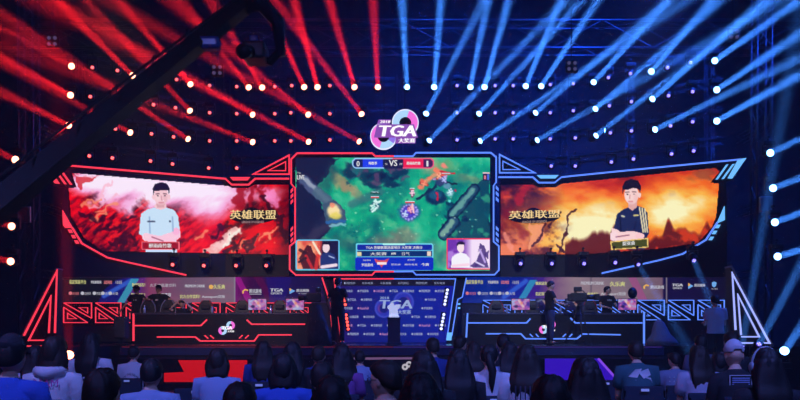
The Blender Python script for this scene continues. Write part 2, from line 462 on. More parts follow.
# lamps on the black strip below the wing screens
for i, (x, y) in enumerate([(174,264),(205,265),(237,265),(267,265)][::-1]):
    P = WING(x, y, .28); place_lamp('rd', P, P+Vector((0,-5,-1)), 'small red glowing lamp under the red wing screen, %s out from the centre frame' % ordinal(i), 'small red lamps under the wing screen')
for i, (x, y) in enumerate([(520,263),(551,263),(583,263),(614,262)]):
    P = WING(x, y, .28); place_lamp('bd', P, P+Vector((0,-5,-1)), 'small violet glowing lamp under the blue wing screen, %s out from the centre frame' % ordinal(i), 'small violet lamps under the wing screen')
# low lamps
def low(kind, x, y, D, T, lab, e, col, sp=3.4):
    P = at(x, y, D); place_lamp(kind, P, T, lab, None, floor=True); add_beam(P, T, col, e, sp) if e else None
    st = MB().chain([(P.x, P.y+.0, P.z-.46),(P.x, P.y, .05)], .025, 8).bbox((P.x, P.y, .03), (.5,.5,.05), .02)
    o = st.build('lamp_stand', blackm); tag(o, 'black stand under the '+' '.join(lab.split()[:11]), 'lamp stand')
low('rb', 69, 358, 16.5, at(66, 250, 13), 'glowing red floor lamp in front of the red side of the stage', BE*.12, RED)
low('bb', 783, 353, 17.5, at(830, 285, 14), 'bright floor lamp at the far blue end of the stage', BE*.9, BLU)
low('bd', 757, 348, 18.6, at(806, 255, 16), 'floor lamp just beyond the blue triangle frame, beam leaning outward', BE*.8, BLU)
low('bd', 741, 352, 19.2, at(776, 150, 17), 'floor lamp at the foot of the blue triangle frame, beam rising steeply', BE*.6, BLU)
# two beams that drop across the blue side of the stage
for i, (x, y, tx, ty) in enumerate(((637,262,691,352),(693,258,722,330))):
    P = WING(x, y, .35); T = at(tx, ty, 19.5)
    place_lamp('bd', P, T, 'lamp under the blue wing screen beaming down to the stage, %s of the two' % ('inner','outer')[i], 'down-pointing lamps under the blue wing')
    add_beam(P, T, BLU, BE*.3, 5.0)
# small four-lamp blinders hung high on each side
def blinder(px, py, D, lab):
    P = at(px, py, D); t = empty('blinder_light', P, 0, lab, 'stage light')
    MB().bbox(P+Vector((0,.06,0)), (.34,.1,.34), .03).build('housing', lampbody, t)
    MB().chain([P+Vector((0,.06,.2)), P+Vector((0,.06,11.9-P.z))], .015, 6).build('hanging_rod', blackm, t)
    for sx in (-1,1):
        for sz in (-1,1):
            MB().chain([P+Vector((sx*.08,.0,sz*.08)), P+Vector((sx*.08,-.02,sz*.08))], .05, 12).build('bulb', EM('faint_blinder_bulb', (.16,.14,.35), .35, False), t)
blinder(217, 70, 22.6, 'dim square four-bulb blinder hanging above the red lamps'); blinder(572, 66, 22.6, 'dim square four-bulb blinder hanging above the blue lamps')
blinder(52, 41, 22.6, 'dim square four-bulb blinder high above the outer red wing'); blinder(734, 34, 22.6, 'dim square four-bulb blinder high above the outer blue wing')
# ------------------------------------------------------------------ wing screens
def tri(mb, pts, wd, surf, off=.06): mb.ribbon(pts, wd, surf, off, .05, closed=True)
LW = empty('wing_screen', WING(180, 220), 0, 'wide red-lit LED wing screen with the portrait of a person in a white T-shirt', 'LED screen')
cz = MB()
def on_wing(mb, pts, off, depth, mi=0):
    # split the outline at the fold so that each half lies flat on its own plane
    for fold, s in ((225.3,-1),(565,1)):
        xs = [p[0] for p in pts]
        if min(xs) < fold < max(xs):
            def clipx(keep_less):
                out = []
                for i in range(len(pts)):
                    a, b = pts[i-1], pts[i]
                    ia = (a[0] < fold) == keep_less; ib = (b[0] < fold) == keep_less
                    if ia != ib:
                        t = (fold-a[0])/(b[0]-a[0]); out.append((fold, a[1]+(b[1]-a[1])*t))
                    if ib: out.append(b)
                return out
            mb.poly(clipx(True), WING, off, depth, mi); mb.poly(clipx(False), WING, off, depth, mi); return
    mb.poly(pts, WING, off, depth, mi)
on_wing(cz, [(62,164),(225,177.5),(289,177.5),(289,276),(196,277),(60,277),(61,210),(66,188),(54,186),(41,164)], 0, .25)
cz.build('casing', casing, LW)
# picture of the left screen
red = Paint(66,170,290,256, 1.5, (.35,.0,.03), 3)
n1 = red.noise(34, 5, (1,2.2), -.45); n2 = red.noise(16, 5, (1,1.8), .7); n3 = red.noise(9, 4, (1,2.6), -.7)
u = (red.X-66)/224; vv = (red.Y-172)/82
red.c = red.ramp(n1*.9+n3*.35-.12, [(0,(.06,.0,.05)),(.30,(.32,.0,.03)),(.5,(.86,.0,.02)),(.72,(1,.02,.03)),(.95,(1,.25,.18))])
sky = (n1-.5)*1.1+1.05-abs(vv-.20-.22*(u-.45))*2.6-np.clip((u-.62)*2.6,0,2)-np.clip((.16-u)*5,0,2)
red.mix(np.clip(sky*1.9,0,1), (.98,.66,.86)); red.mix(np.clip((sky-.45)*2.4,0,1), (1,.93,1))
m = np.clip((vv-.40-.05*np.sin(u*14))*5+(n2-.5)*3, 0, 1)*np.clip((.64-u)*6,0,1); red.c = red.c*(1-m[...,None])+red.ramp(n3, [(0,(.06,.0,.06)),(.38,(.34,.0,.03)),(.6,(.92,.0,.02)),(.85,(1,.22,.12))])*m[...,None]
red.mix(np.clip((vv-.55)*2.2,0,1)*np.clip((.40-u)*5,0,1)*np.clip(1.5-n2*1.9,0,1), (.07,.01,.08))
red.mix(np.clip((u-.92)*9,0,1)*.85, (.16,.0,.06))
red.warp(16,9)
def streak(L, col, a=.75, soft=1.5):
    for (x0,y0,x1,y1,wd) in L: red.line(x0,y0,x1,y1,wd,col,a,soft)
streak([(214,252,232,230,4),(218,246,240,226,2.4),(206,254,222,240,3)], (1,.80,.78), .85); streak([(222,244,238,230,2)], (1,.97,.92), .9)
streak([(240,252,258,238,2.2),(262,244,272,230,1.8),(232,253,248,243,1.6),(196,240,208,232,2.4),(268,238,276,226,1.4),(92,222,104,214,1.6),(98,212,116,206,1.5),(88,204,100,196,1.6)], (1,.58,.42), .8)
streak([(255,178,272,200,3),(268,188,278,204,3.4),(246,180,252,196,2)], (1,.55,.80), .75, 2)
streak([(240,184,236,206,8),(249,188,252,208,4),(261,182,262,206,3)], (.62,.0,.05), .8, 2)
streak([(222,255,243,240,3),(243,252,256,238,2.6),(262,196,282,222,2.6),(213,236,226,226,2),(275,215,286,240,6),(82,214,96,222,3),(228,240,236,250,2),(100,232,118,226,3),(112,243,132,236,3),(122,222,136,216,2.5)], (.16,.0,.06), .8)
red.poly([(72,173),(100,175),(78,187)], (.82,.01,.04), .7); red.line(73,173.6,100,175.6,1.2,(1,.85,.95),.8,.8)
streak([(95,196,112,184,1.6),(90,206,118,196,1.4)], (1,.72,.80), .7)
red.warp(0,1)
# person in the portrait: plain figure
sk = (.98,.80,.83)
red.poly([(146,255),(148,238),(139,234),(141,214),(147,209.5),(156,207),(165,207),(174,210),(178,216),(180.5,236),(176,238),(177,255)], (.80,.90,.98))
red.ell(160.5,206,6,3.5,sk); red.poly([(156,200),(165,200),(164.5,208),(157,208)], (.88,.66,.68))
red.ell(161,195.5,7.6,10.2,sk,1,.12)
red.ell(165.5,199,4.2,7,(.90,.66,.70),.45,.9); red.ell(158,198,3.4,5,(1,.88,.88),.6,.9); red.ell(161,204,4.4,2.2,(.88,.64,.68),.5,.8); red.ell(153.4,197,1.5,2.6,sk); red.ell(168.9,197,1.5,2.6,sk)
red.poly([(153,196),(152.6,188.5),(155,184),(161,182),(167,183.5),(169.6,188),(169.2,196),(168,190.5),(163,190),(158,191),(154.6,191)], (.10,.05,.14))
red.line(156,194,159.2,193.6,.4,(.45,.28,.32)); red.line(163.4,193.6,166.5,194,.4,(.45,.28,.32)); red.ell(157.8,195.8,1.1,.6,(.2,.1,.2)); red.ell(164.8,195.8,1.1,.6,(.2,.1,.2))
red.line(161.3,196,161.6,200,.5,(.85,.6,.65)); red.line(159,202.6,163.4,202.6,.5,(.85,.50,.56))
red.poly([(142,236),(147,233.5),(160,236),(172,232),(180,231),(180.5,237),(172,243.5),(158,243),(146,241)], (1,.80,.88)); red.ell(176,231.5,3.6,3.6,(1,.72,.86)); red.ell(146,237,4,4,(1,.82,.88))
red.line(152,237,163,241,.7,(.7,.4,.5)); red.line(149.5,217,150,233,.9,(.6,.72,.86)); red.line(172.5,217,173,231,.9,(.6,.72,.86)); red.line(148,221.5,154.5,221.5,1.1,(.3,.35,.45)); red.ell(170,221.3,1.2,1.0,(.3,.35,.45))
red.rect(146,249,177,255,(.82,.9,1)); red.rect(141.5,241.5,179.5,249.5,(1,.45,.5)); red.rect(142.4,242.2,178.6,249,(.62,.0,.04)); 
LCLIP = [(72,173),(209,184.5),(228,186),(233,188.3),(247,188.3),(254,185),(289,185),(289,254.6),(103,251),(84,238),(71,216),(68.7,188),(76.5,187.5)]
red.build('display', WING, .02, LW, LCLIP, 1.0)
nr = Multi()
nr().ribbon([(64,165),(225.3,178.6),(231.5,184.5),(248.5,184.5),(255,178.5),(289,178.5)], 1.6, WING)
nr_ = nr(); nr_.ribbon([(71.8,227.5),(81.5,243.3),(107,257.5),(130,262.8),(186,275)], 1.7, WING)
nr_.poly([(62.3,210),(62.8,225),(65,227.8),(72.4,227.8)], WING, .06, .05)
nr.build('light_strip', NR, LW)
nc = Multi()
nc().poly([(229.7,177),(250,177),(247.3,180.2),(232.5,180.2)], WING, .07, .05)
for q in ([(46,164.2),(41,162.6),(54.5,183.2),(59.5,183.6)], [(55.4,171.8),(57.4,171.8),(66.2,184),(64,184)], [(58.8,169),(60.8,169),(72,184.5),(69.6,184.5)]): nc().poly(q, WING, .06, .05)
for k in range(3):
    x, y = 67.6+3.2*k, 229.4+5.4*k; nc().poly([(x,y),(x+3.2,y),(x+4.8,y+3.4),(x+1.6,y+3.4)], WING, .06, .05)
nc.build('light_chevron', EM('red_light_panel', (1.0,.05,.09), 1.05), LW)
def title(mb_plate, mb_gold, mb_small, x0, y0, x1, y1, rot):
    cx = (x0+x1)/2; cy = (y0+y1)/2+.5; W = (x1-x0)/2
    cy2 = cy+1.2
    mb_plate.poly([(cx+W*1.02*math.cos(q), cy2+(y1-y0)*.72*math.sin(q)+rot*W*math.cos(q)) for q in [2*math.pi*k/32 for k in range(32)]], WING, .07, .03)
    mb_plate.poly([(cx-1+9*math.cos(q), cy-.5+7.6*math.sin(q)) for q in [2*math.pi*k/24 for k in range(24)]], WING, .075, .03)
    write(mb_gold, '英雄联盟', x0, y0, x1, y1-.3, WING, .10, rot=rot, bold=.22)
    write(mb_small, 'LEAGUE OF LEGENDS', cx-W*.48, y1+1.4, cx+W*.48, y1+3.6, WING, .10, rot=rot)
tp, tg, ts = MB(), MB(), MB()
title(tp, tg, ts, 230, 210, 276, 219.5, 0)
gold = EM('gold_lettering', (1.0,.72,.32), .9, False); plate = M('dark_title_plate', (.01,.004,.006), .6)
tp.build('title_plate', plate, LW); tg.build('title_lettering', gold, LW); ts.build('subtitle_lettering', EM('pale_pink_lettering', (.9,.5,.5), .7, False), LW)
nt_ = MB(); write(nt_, '醉雨南竹歌', 149, 243.4, 171.5, 247.8, WING, .05, bold=.15); nt_.build('name_lettering', white_e, LW)
# right wing
RW = empty('wing_screen', WING(620, 220), 0, 'wide blue-framed LED wing screen with the portrait of a person in a dark striped jersey', 'LED screen')
cz = MB(); on_wing(cz, [(500.6,176),(565,176),(746,157.5),(733,180),(726,182),(727,210),(727,277),(600,277),(500.6,276)], 0, .25); cz.build('casing', casing, RW)
g = Paint(498,166,722,257,1.5,(.3,.1,.05),11)
n1 = g.noise(30,5,(1,2.0),.12); n2 = g.noise(13,5,(1,1.2),0); u = (g.X-498)/224; vv = (g.Y-176+ .055*(g.X-590)*(g.X > 590))/76
glow = 1.25-np.hypot((u-.38)*2.3,(vv-.62)*1.5)
glow2 = 1.2-np.hypot((u-.80)*2.4,(vv-.50)*1.7)
s_ = np.maximum(glow,glow2)*.75+n1*.55-.12
g.c = g.ramp(s_, [(0,(.10,.02,.10)),(.2,(.35,.04,.08)),(.38,(.78,.16,.05)),(.55,(.97,.42,.10)),(.72,(1,.72,.28)),(.92,(1,.97,.75))])
g.mix(np.clip((.20-u)*7,0,1)*np.clip(1.5-2.1*n2,0,1)*np.clip(1.2-vv,0,1), (.05,.02,.12))
g.mix(np.clip((.30-u)*8,0,1)*np.clip(.62-vv,0,1)*2*np.clip((.62-n1)*5,0,1), (.10,.03,.14))
g.mix(np.clip((n1-.5)*6,0,1)*np.clip((.45-vv)*3,0,1)*np.clip((u-.2)*5,0,1)*.65, (.50,.20,.16))
mt = .80+.14*(g.noise(20,4,(1,.02),0,5)-.5)*2+.05*(g.noise(5,3,(1,.02),0,6)-.5); sp = np.exp(-((u-.76)/.02)**2)*.22+np.exp(-((u-.93)/.018)**2)*.14+np.exp(-((u-.55)/.012)**2)*.1+np.exp(-((u-.52)/.015)**2)*.12+np.exp(-((u-.42)/.02)**2)*.06
mm = np.clip((vv-(mt-sp))*16,0,1); g.mix(mm*(u > .3)*.93, (.36,.07,.06)); g.mix(mm*np.clip((n2-.5)*7,0,1)*(u > .5), (.80,.22,.07)); g.mix(np.clip((vv-1.0)*8,0,1)*(u>.3), (.16,.02,.06))
g.mix(np.clip((vv-.45)*3,0,1)*np.clip((.34-u)*9,0,1)*np.clip((n2-.42)*6,0,1)*.9, (.30,.04,.08)); g.mix(np.clip((vv-.55)*3,0,1)*np.clip((.2-u)*12,0,1)*np.clip((n1-.5)*9,0,1), (.95,.5,.3))
g.warp(7,6)
g.poly([(528,224),(546,223),(543,236),(536,246),(529,248),(531,236)], (.98,.62,.42), .9)
for a in ((534,247,547,222,1.5),(548,228,560,212,1),(561,252,571,212,1.3),(558,246,563,252,2),(571,212,575,208,1.0)): g.line(*a,(.22,.03,.07),.9,.8)
g.line(527,186,519,200,5,(.80,.12,.10),.7,4); g.line(508,214,524,234,5,(.5,.06,.08),.6,4); g.line(505,236,512,250,3,(1,.6,.5),.7,2)
g.warp(0,1)
# person in a dark jersey with pale shoulder stripes
sk = (.99,.84,.82)
g.poly([(611,249),(612,236),(617,214),(623,209.5),(630,206.5),(638,206),(644,208),(647.5,213),(649,233),(646,240),(645,249)], (.10,.15,.33))
for k in range(3): g.line(639.5+2.6*k,207.5+.8*k,643.2+2.1*k,232,1.0,(.95,.90,.72),.95,.4)
g.line(622,216,624,216.5,1.2,(.8,.8,.7)); g.line(634,215.5,638,215.2,1.0,(.85,.8,.5)); g.line(620,218,621,232,.8,(.04,.06,.18)); g.line(636,222,633,234,.8,(.05,.08,.24))
g.poly([(628,200),(637,200),(637,207),(632.5,210.5),(628.5,208)], (.90,.68,.66))
g.ell(631.5,194.5,7.6,10.4,sk,1,.12); g.ell(636,198,3.8,7,(.92,.70,.70),.45,.9); g.ell(628.5,197,3.2,5,(1,.92,.90),.6,.9); g.ell(631.5,203,4.2,2.2,(.90,.68,.70),.5,.8); g.ell(639.5,195,1.5,2.6,sk)
g.poly([(622.5,194),(622.2,187),(625,181),(631,179),(638,180.5),(641,186),(640.4,194),(638.5,189),(633,188),(627,190),(624,189.5)], (.07,.05,.13))
g.line(625.5,192.2,629,192,.4,(.42,.25,.28)); g.line(632.5,191.8,636,192,.4,(.42,.25,.28)); g.ell(627.6,194.3,1.1,.6,(.15,.08,.15)); g.ell(634.2,194.1,1.1,.6,(.15,.08,.15)); g.line(630,195,629.6,198.6,.5,(.85,.6,.6)); g.line(628.6,201.5,632.6,201.4,.5,(.86,.52,.55))
g.poly([(610.5,240),(612,228),(618,230),(620,232),(633,231),(644,234),(644,239),(634,241),(620,242)], (1,.84,.84)); g.ell(614,236,4,5,(1,.86,.88)); g.ell(640,236,4.5,3,(1,.80,.82)); g.line(616,237,629,235,.6,(.6,.35,.45))
g.poly([(610.5,241.5),(648,238),(648.5,247.5),(611,250)], (.95,.80,.45)); g.poly([(611.8,242.4),(647,239.1),(647.4,246.6),(612.2,249)], (.27,.29,.08))
RCLIP = [(500.6,184.8),(533,184.8),(539,187.5),(555,187.5),(562,183.8),(590,181),(715,168),(719.7,171.4),(710.4,182.7),(719,183.6),(716,217),(712,227),(698,243),(660,248.5),(590,253.8),(500.6,255)]
g.build('display', WING, .02, RW, RCLIP, 1.0)
nr = Multi()
nr().ribbon([(498.5,177),(533,177),(539,182.5),(554.7,182.5),(561.6,177),(565,176.6),(590,174),(660,167),(741,159.2)], 1.4, WING)
nr().ribbon([(718,222),(706.3,239.7),(683,253.8),(660,260),(602,273.2)], 1.6, WING)
nr.build('light_strip', NB, RW)
nc = Multi(); nc().poly([(537,175),(559,175),(555.6,178.2),(540.6,178.2)], WING, .07, .05)
for q in ([(738.8,159),(746.6,157.8),(732.4,178.4),(728.2,178)], [(726.6,164.4),(728.6,164.2),(718,179.3),(716,179.3)], [(732.8,164),(734.8,163.8),(724,178.8),(722,178.8)], [(724.7,206),(725,220),(717,223.5)]): nc().poly(q, WING, .06, .05)
for k in range(3):
    x, y = 717.6-3.3*k, 224.6+6*k; nc().poly([(x,y),(x+3.2,y),(x+1.2,y+3.4),(x-2,y+3.4)], WING, .06, .05)
nc.build('light_chevron', NBL, RW)
tp, tg, ts = MB(), MB(), MB(); title(tp, tg, ts, 509, 211, 560, 219.5, -.03)
tp.build('title_plate', plate, RW); tg.build('title_lettering', gold, RW); ts.build('subtitle_lettering', EM('pale_gold_lettering', (.75,.5,.35), .7, False), RW)
nt_ = MB(); write(nt_, '提亚桑', 622.5, 241.6, 635, 245.6, WING, .05, bold=.15, rot=-.06); nt_.build('name_lettering', white_e, RW)
# triangles beside the centre frame
for s_, pts, inn, m, lab in ((-1, [(253,174),(289,155),(289,174)], [(268,170.5),(285.5,161.5),(285.5,170.5)], NR, 'red outlined triangle frame between the red wing screen and the centre screen'),
                             (1, [(499.7,154.4),(535,172.6),(499.7,172.6)], [(503,161),(520,169.4),(503,169.4)], NB, 'blue outlined triangle frame between the centre screen and the blue wing screen')):
    t = empty('triangle_light', WING(*pts[1]), 0, lab, 'light frame')
    MB().poly(pts, WING, .0, .12).build('hanging_panel', casing, t)
    b = MB(); tri(b, pts, 1.3, WING); b.build('light_outline', m, t); b = MB(); tri(b, inn, .8, WING); b.build('inner_light_outline', m, t)
# ------------------------------------------------------------------ centre screen
S0 = plane(24.85)
CS = empty('centre_screen', S0(394,214), 0, 'large centre LED screen showing a top-down battle game with a score bar', 'LED screen')
MB().poly([(297,152.5),(372,152.5),(376,155.5),(413,155.5),(416,151.8),(491,151.8),(497,156.8),(497,182),(494.2,186),(494.2,241),(499.5,246),(499.5,270),(495,275.2),(416,275.2),(413,272),(375,272),(372,275.5),(295.5,275.5),(289,269.8),(289,246),(294.4,241),(294.4,188),(290.6,184),(290.6,158.5)], S0, 0, .3).build('casing', M('deep_blue_casing', (.012,.014,.05), .5), CS)
p = Paint(295.5,157.6,490,270.6,1.6,(.1,.5,.4),21)
n1 = p.noise(26,5); n2 = p.noise(8,4); n3 = p.noise(60,3)
p.c = p.ramp(n1*.8+n2*.25, [(.2,(.02,.34,.40)),(.4,(.03,.52,.46)),(.55,(.06,.68,.50)),(.75,(.30,.78,.60))])
p.warp(9,7)
blob = lambda cx, cy, rx, ry, col, a=.8, soft=.7, rot=0.0: p.ell(cx,cy,rx,ry,col,a,soft,rot)
# dirt lanes and rock
p.poly([(330,166),(342,172),(365,196),(372,208),(352,208),(340,192),(322,180)], (.55,.50,.36), .0)
blob(343,183,22,9,(.62,.56,.40),.85,.6,.75); blob(352,192,20,6,(.66,.55,.42),.6,.6,.6)
blob(385,243,26,14,(.45,.42,.42),.75,.7); blob(405,236,20,12,(.55,.42,.40),.6,.7); blob(345,243,20,10,(.22,.42,.40),.6,.8,.5); blob(318,242,14,9,(.20,.35,.38),.7,.7)
blob(440,166,30,10,(.55,.62,.36),.55,.8,.1); blob(470,180,26,7,(.55,.55,.40),.55,.8,.25); blob(430,170,14,9,(.75,.55,.42),.5,.8)
blob(450,255,30,12,(.20,.40,.42),.7,.8,-.5); blob(432,248,12,14,(.30,.45,.45),.6,.8,-.6)
p.mix(np.clip((n2-.55)*5,0,1)*.22, (.80,.85,.60)); 
# dark unseen corner and lower dark wedge
m = np.clip(((p.X-295)*-.62-(p.Y-158)+ 55+ (n1-.5)*8)/10, 0, 1)
p.mix(inpoly(p.X,p.Y,[(295,157),(340,157),(331,168),(318,184),(320,200),(334,222),(322,240),(295,258)])*.96, (.07,.09,.24))
blob(308,250,18,14,(.10,.10,.20),.5,.8,-.5); p.line(296,250,330,222,4,(.30,.26,.36),.55,6); p.line(320,190,335,170,5,(.16,.30,.34),.6,6)
# trees along the top and far side
for (cx,cy,rx,ry,r_) in ((352,170,12,9,0),(368,176,12,8,.2),(384,178,16,8,0),(372,186,10,5,.4),(400,172,10,6,0),(392,185,14,5,-.2)): blob(cx,cy,rx,ry,(.03,.17,.30),.9,.5,r_)
for i in range(26):
    blob(348+random.random()*60,164+random.random()*22,3+random.random()*3,2+random.random()*2,random.choice([(.10,.42,.45),(.04,.28,.36),(.02,.10,.24),(.42,.25,.40)]),.7,.6)
p.mix(inpoly(p.X,p.Y,[(490,180),(470,188),(452,206),(440,232),(452,246),(470,252),(490,240)])*.85, (.04,.22,.32))
for i in range(34):
    blob(446+random.random()*44,190+random.random()*54,3+random.random()*5,2+random.random()*3,random.choice([(.05,.50,.42),(.03,.34,.40),(.02,.14,.28),(.20,.62,.48)]),.75,.6,random.random()*3)
p.warp(3,4)
# stone bars, tower, rings and figures
for (x0,y0,x1,y1,wd,c0,c1) in ((474,190,453,214,8,(.12,.28,.38),(.42,.66,.62)),(453,222,444,234,9,(.14,.30,.42),(.52,.70,.62)),):
    p.line(x0,y0,x1,y1,wd+3,(.03,.12,.24),.95); p.line(x0,y0,x1,y1,wd,c0); p.line(x0-1,y0,x1-1,y1,wd*.4,c1,.9,1.5)
p.line(304,180,330,204,8,(.30,.36,.52),.95,2); p.line(306,180,331,203,3.2,(.62,.66,.74),.9,1.5); p.line(318,192,326,200,9,(.28,.40,.48),.8,2)
p.poly([(322,206),(334,199),(345,210),(346,220),(338,227),(327,223)], (.24,.34,.44)); blob(334,211,9,8,(1,.90,.66),1,.5); blob(335,216,8,5,(.92,.85,.35),.8,.6); p.line(327,222,344,221,2.2,(.16,.40,.66),.9,1); p.line(330,226,345,224,1.6,(.55,.80,.85),.8,1); blob(332,205,4,3,(1,.6,.45),.9,.5)
p.line(352,204,380,192,5,(.22,.44,.46),.75,3)
blob(375,206,8,7,(.20,.50,.48),.8,.5); blob(375,202,3,4,(.80,.98,.95),1,.5); p.line(371,206,381,201,1.6,(.85,1,.95)); p.line(372,211,378,207,1.6,(.9,1,1)); blob(377,205,2,2.5,(.10,.25,.5),.9,.4); p.line(371,192.8,379,192.8,1.0,(.9,.95,1))
p.line(370,193.4,380,193.4,.9,(.1,.25,.2))
blob(409,212,14,12,(.20,.12,.60),.9,.6); blob(409,212,9,8,(.40,.30,.90),.9,.7); 
for i in range(16):
    a = i*.4; blob(409+8*math.cos(a),212+7*math.sin(a),1.8,1.6,(.75,.70,1),.85,.6)
blob(410,209,3,4,(.95,.55,.65),1,.4); blob(406,215,3,2,(.85,.9,1),.9,.5); p.line(412,205,414,213,1.4,(1,.8,.8))
blob(436,197,12,8.5,(.03,.16,.30),.95,.3); blob(436,195,9,6,(.10,.36,.48),.9,.5); p.line(437,193,438,200,2,(.75,.10,.22)); p.line(417,199,436,186,2.2,(.06,.12,.26),.95); 
for (x,y,r_,cc) in ((441,175,7,(1,.35,.22)),(436,170,5,(1,.50,.35)),(444,166,5,(1,.55,.45)),(424,182,6,(.98,.40,.28)),(421,187,5,(1,.5,.35)),(430,178,4,(.95,.35,.25))): blob(x,y,r_,r_*.75,cc,.95,.7,.4)
p.line(428,180,437,174,2.5,(1,.6,.4),.8,2); p.line(440,172,455,173,1.2,(.85,.12,.15)); p.line(446,182,456,184,1.4,(.10,.12,.2)); blob(443,180,4,5,(.62,.66,.85),.95,.4); blob(440,183,5,4,(.18,.22,.40),.9,.4); blob(450,193,5,5,(.65,.85,.88),.9,.6); blob(447,186,5,3,(.40,.60,.70),.9,.5); p.line(434,180,446,176,1.6,(.75,.55,.8)); blob(455,190,1.6,1.6,(.9,.1,.25)); blob(449,201,2,2.5,(.45,.95,.90),.9,.5)
blob(412,192,2,3,(.95,.75,.85),1,.4); blob(412,194,3,1.5,(.45,.15,.4),.8,.4)
blob(407,202,2,2,(.1,.3,.25),.7,.5); 
p.warp(0,1)
p.warp(0,1)
for (x,y,a,c1,c2) in ((376,205,.5,(.88,1,.97),(.10,.35,.42)),(373,208,2.4,(.75,.98,.92),(.05,.30,.35)),(444,180,.9,(.75,.78,.98),(.20,.18,.42)),(439,176,2.2,(1,.72,.55),(.62,.15,.12)),(450,192,-.4,(.82,.97,1),(.18,.40,.52)),(410,210,1.2,(1,.70,.78),(.35,.10,.45)),(405,214,.2,(.80,.88,1),(.20,.16,.60)),(412,193,1.5,(1,.85,.90),(.40,.12,.30)),(424,184,.3,(1,.62,.45),(.70,.15,.10))):
    for q,(l,w__,c_) in enumerate(((3.4,2.0,c2),(2.4,1.2,c1))): p.line(x-l*math.cos(a),y-l*math.sin(a),x+l*math.cos(a),y+l*math.sin(a),w__,c_,.95,.6)
    p.line(x-2*math.sin(a),y+2*math.cos(a),x+2.4*math.sin(a),y-2.4*math.cos(a),1.0,c1,.9,.5); p.ell(x+1,y-3,1.1,1.2,c1,.95,.4)
for (x,y,w__) in ((375,197,8),(446,174,9),(410,202,9),(412,189,5)): p.rect(x-w__/2,y,x+w__/2,y+1,(.85,.25,.25)); p.rect(x-w__/2,y-1,x+w__/2,y-.2,(.9,.95,1))
for i in range(60):
    x, y = 345+random.random()*140, 185+random.random()*55; p.ell(x,y,.6+random.random(),.5+random.random()*.6,random.choice([(.55,.95,.75),(.85,.95,.80),(.02,.30,.36)]),.55,.5)
# overlays of the broadcast
def rr(x0,y0,x1,y1,c,a=1.0,r_=2.0):
    dx = np.maximum(np.maximum(x0+r_-p.X, p.X-(x1-r_)),0); dy = np.maximum(np.maximum(y0+r_-p.Y,p.Y-(y1-r_)),0); p.mix((np.hypot(dx,dy) <= r_)*((p.X>=x0)&(p.X<=x1)&(p.Y>=y0)&(p.Y<=y1))*a, c)
rr(352.2,158.0,396,168.4,(.62,.80,.98),1,4); rr(390,158.0,434,168.4,(.92,.35,.50),1,4)
rr(353.4,159.2,396,167.4,(.08,.13,.36),1,3.2); rr(392,159.2,432.8,167.4,(.28,.10,.30),1,3.2)
p.rect(363,159.2,383,167.4,(.13,.25,.92)); p.rect(403.4,159.2,423.4,167.4,(.95,.12,.30)); p.rect(384,159.2,403,168.4,(.10,.10,.26))
rr(295.5,239.8,339.6,270.3,(.42,.78,.92),1,2.5); p.rect(296.8,241,338.2,269.2,(.10,.10,.24))
qx = p.X-296.8; t_ = np.clip(qx/22,0,1); p.mix(((p.X<320)&(p.X>296.8)&(p.Y>241)&(p.Y<269.2))*1.0, (.98,.62,.45)); p.mix(((p.X<322)&(p.X>296.8)&(p.Y>241)&(p.Y<269.2))*np.clip((n2-.45)*4,0,1)*.8,(.85,.25,.2))
p.poly([(303,269),(299,258),(304,250),(307,245),(311,246),(313,252),(318,258),(320,269)],(.32,.08,.10)); p.line(313,242,320,254,1.6,(1,.9,.8)); p.line(306,256,312,268,2,(.8,.15,.15),.9,1); p.line(299,262,306,258,1.6,(.15,.05,.08)); p.line(318,256,316,268,3,(.9,.2,.15),.8,1); p.line(300,250,305,253,2.5,(.15,.05,.08),.8)
p.poly([(320,269),(320,256),(323,253.5),(328,252),(334,254),(337.5,260),(337.5,269)],(.13,.20,.45)); p.ell(326,247.6,3.6,5,(.97,.86,.9)); p.poly([(321.8,247),(322,242.5),(326,241.2),(331,242.6),(330.6,247.5),(329.4,244.6),(324,244.4)],(.10,.06,.18)); p.line(322,267,336,265,2.6,(.97,.88,.92)); p.line(329,256,334,258,.6,(.7,.75,.9))
rr(446.6,238.4,491.5,269.4,(.95,.22,.35),1,1.5); p.rect(448,239.8,490,268.4,(.45,.20,.68)); p.mix(((p.X>448)&(p.X<490)&(p.Y>239.8)&(p.Y<268.4))*np.clip((p.X-462)/10,0,1), (.98,.90,.99)); p.mix(((p.X>448)&(p.X<466)&(p.Y>239.8)&(p.Y<268.4))*np.clip((n2-.5)*5,0,1)*.7,(.80,.62,.95))
p.poly([(451,268),(452,257),(456,254),(461,252.5),(466,254),(469.5,258),(470,268)],(.98,.97,1)); p.ell(460.7,247.5,3.6,5,(1,.90,.93)); p.poly([(456.6,247),(457,242.6),(461,241),(465,242.8),(464.9,247),(463.6,244.6),(458.6,244.8)],(.15,.08,.22)); p.line(453,266,468,264.6,2.2,(1,.86,.92))
for q in ([(474,268),(478,256),(481,250),(484,245),(486,250),(486,258),(489,268)],[(478,252),(480,243),(484,246)],[(470,266),(477,260),(480,264),(474,268)],[(484,254),(489,250),(488,260)]): p.poly(q,(.26,.16,.44),.85)
p.line(480,250,485,262,1.5,(.75,.65,.9)); p.line(476,262,484,266,1.2,(.85,.8,.95))
rr(295.7,172.4,305.2,181.0,(.35,.12,.22),.0,1); rr(482.5,172.5,489.6,180.4,(.16,.08,.22),1,.8); p.rect(484,175.5,486,179,(.9,.5,.55)); p.rect(487,174.5,489,179.6,(.3,.45,.9)); p.rect(482.6,172.4,489.6,173.4,(.95,.8,.85))
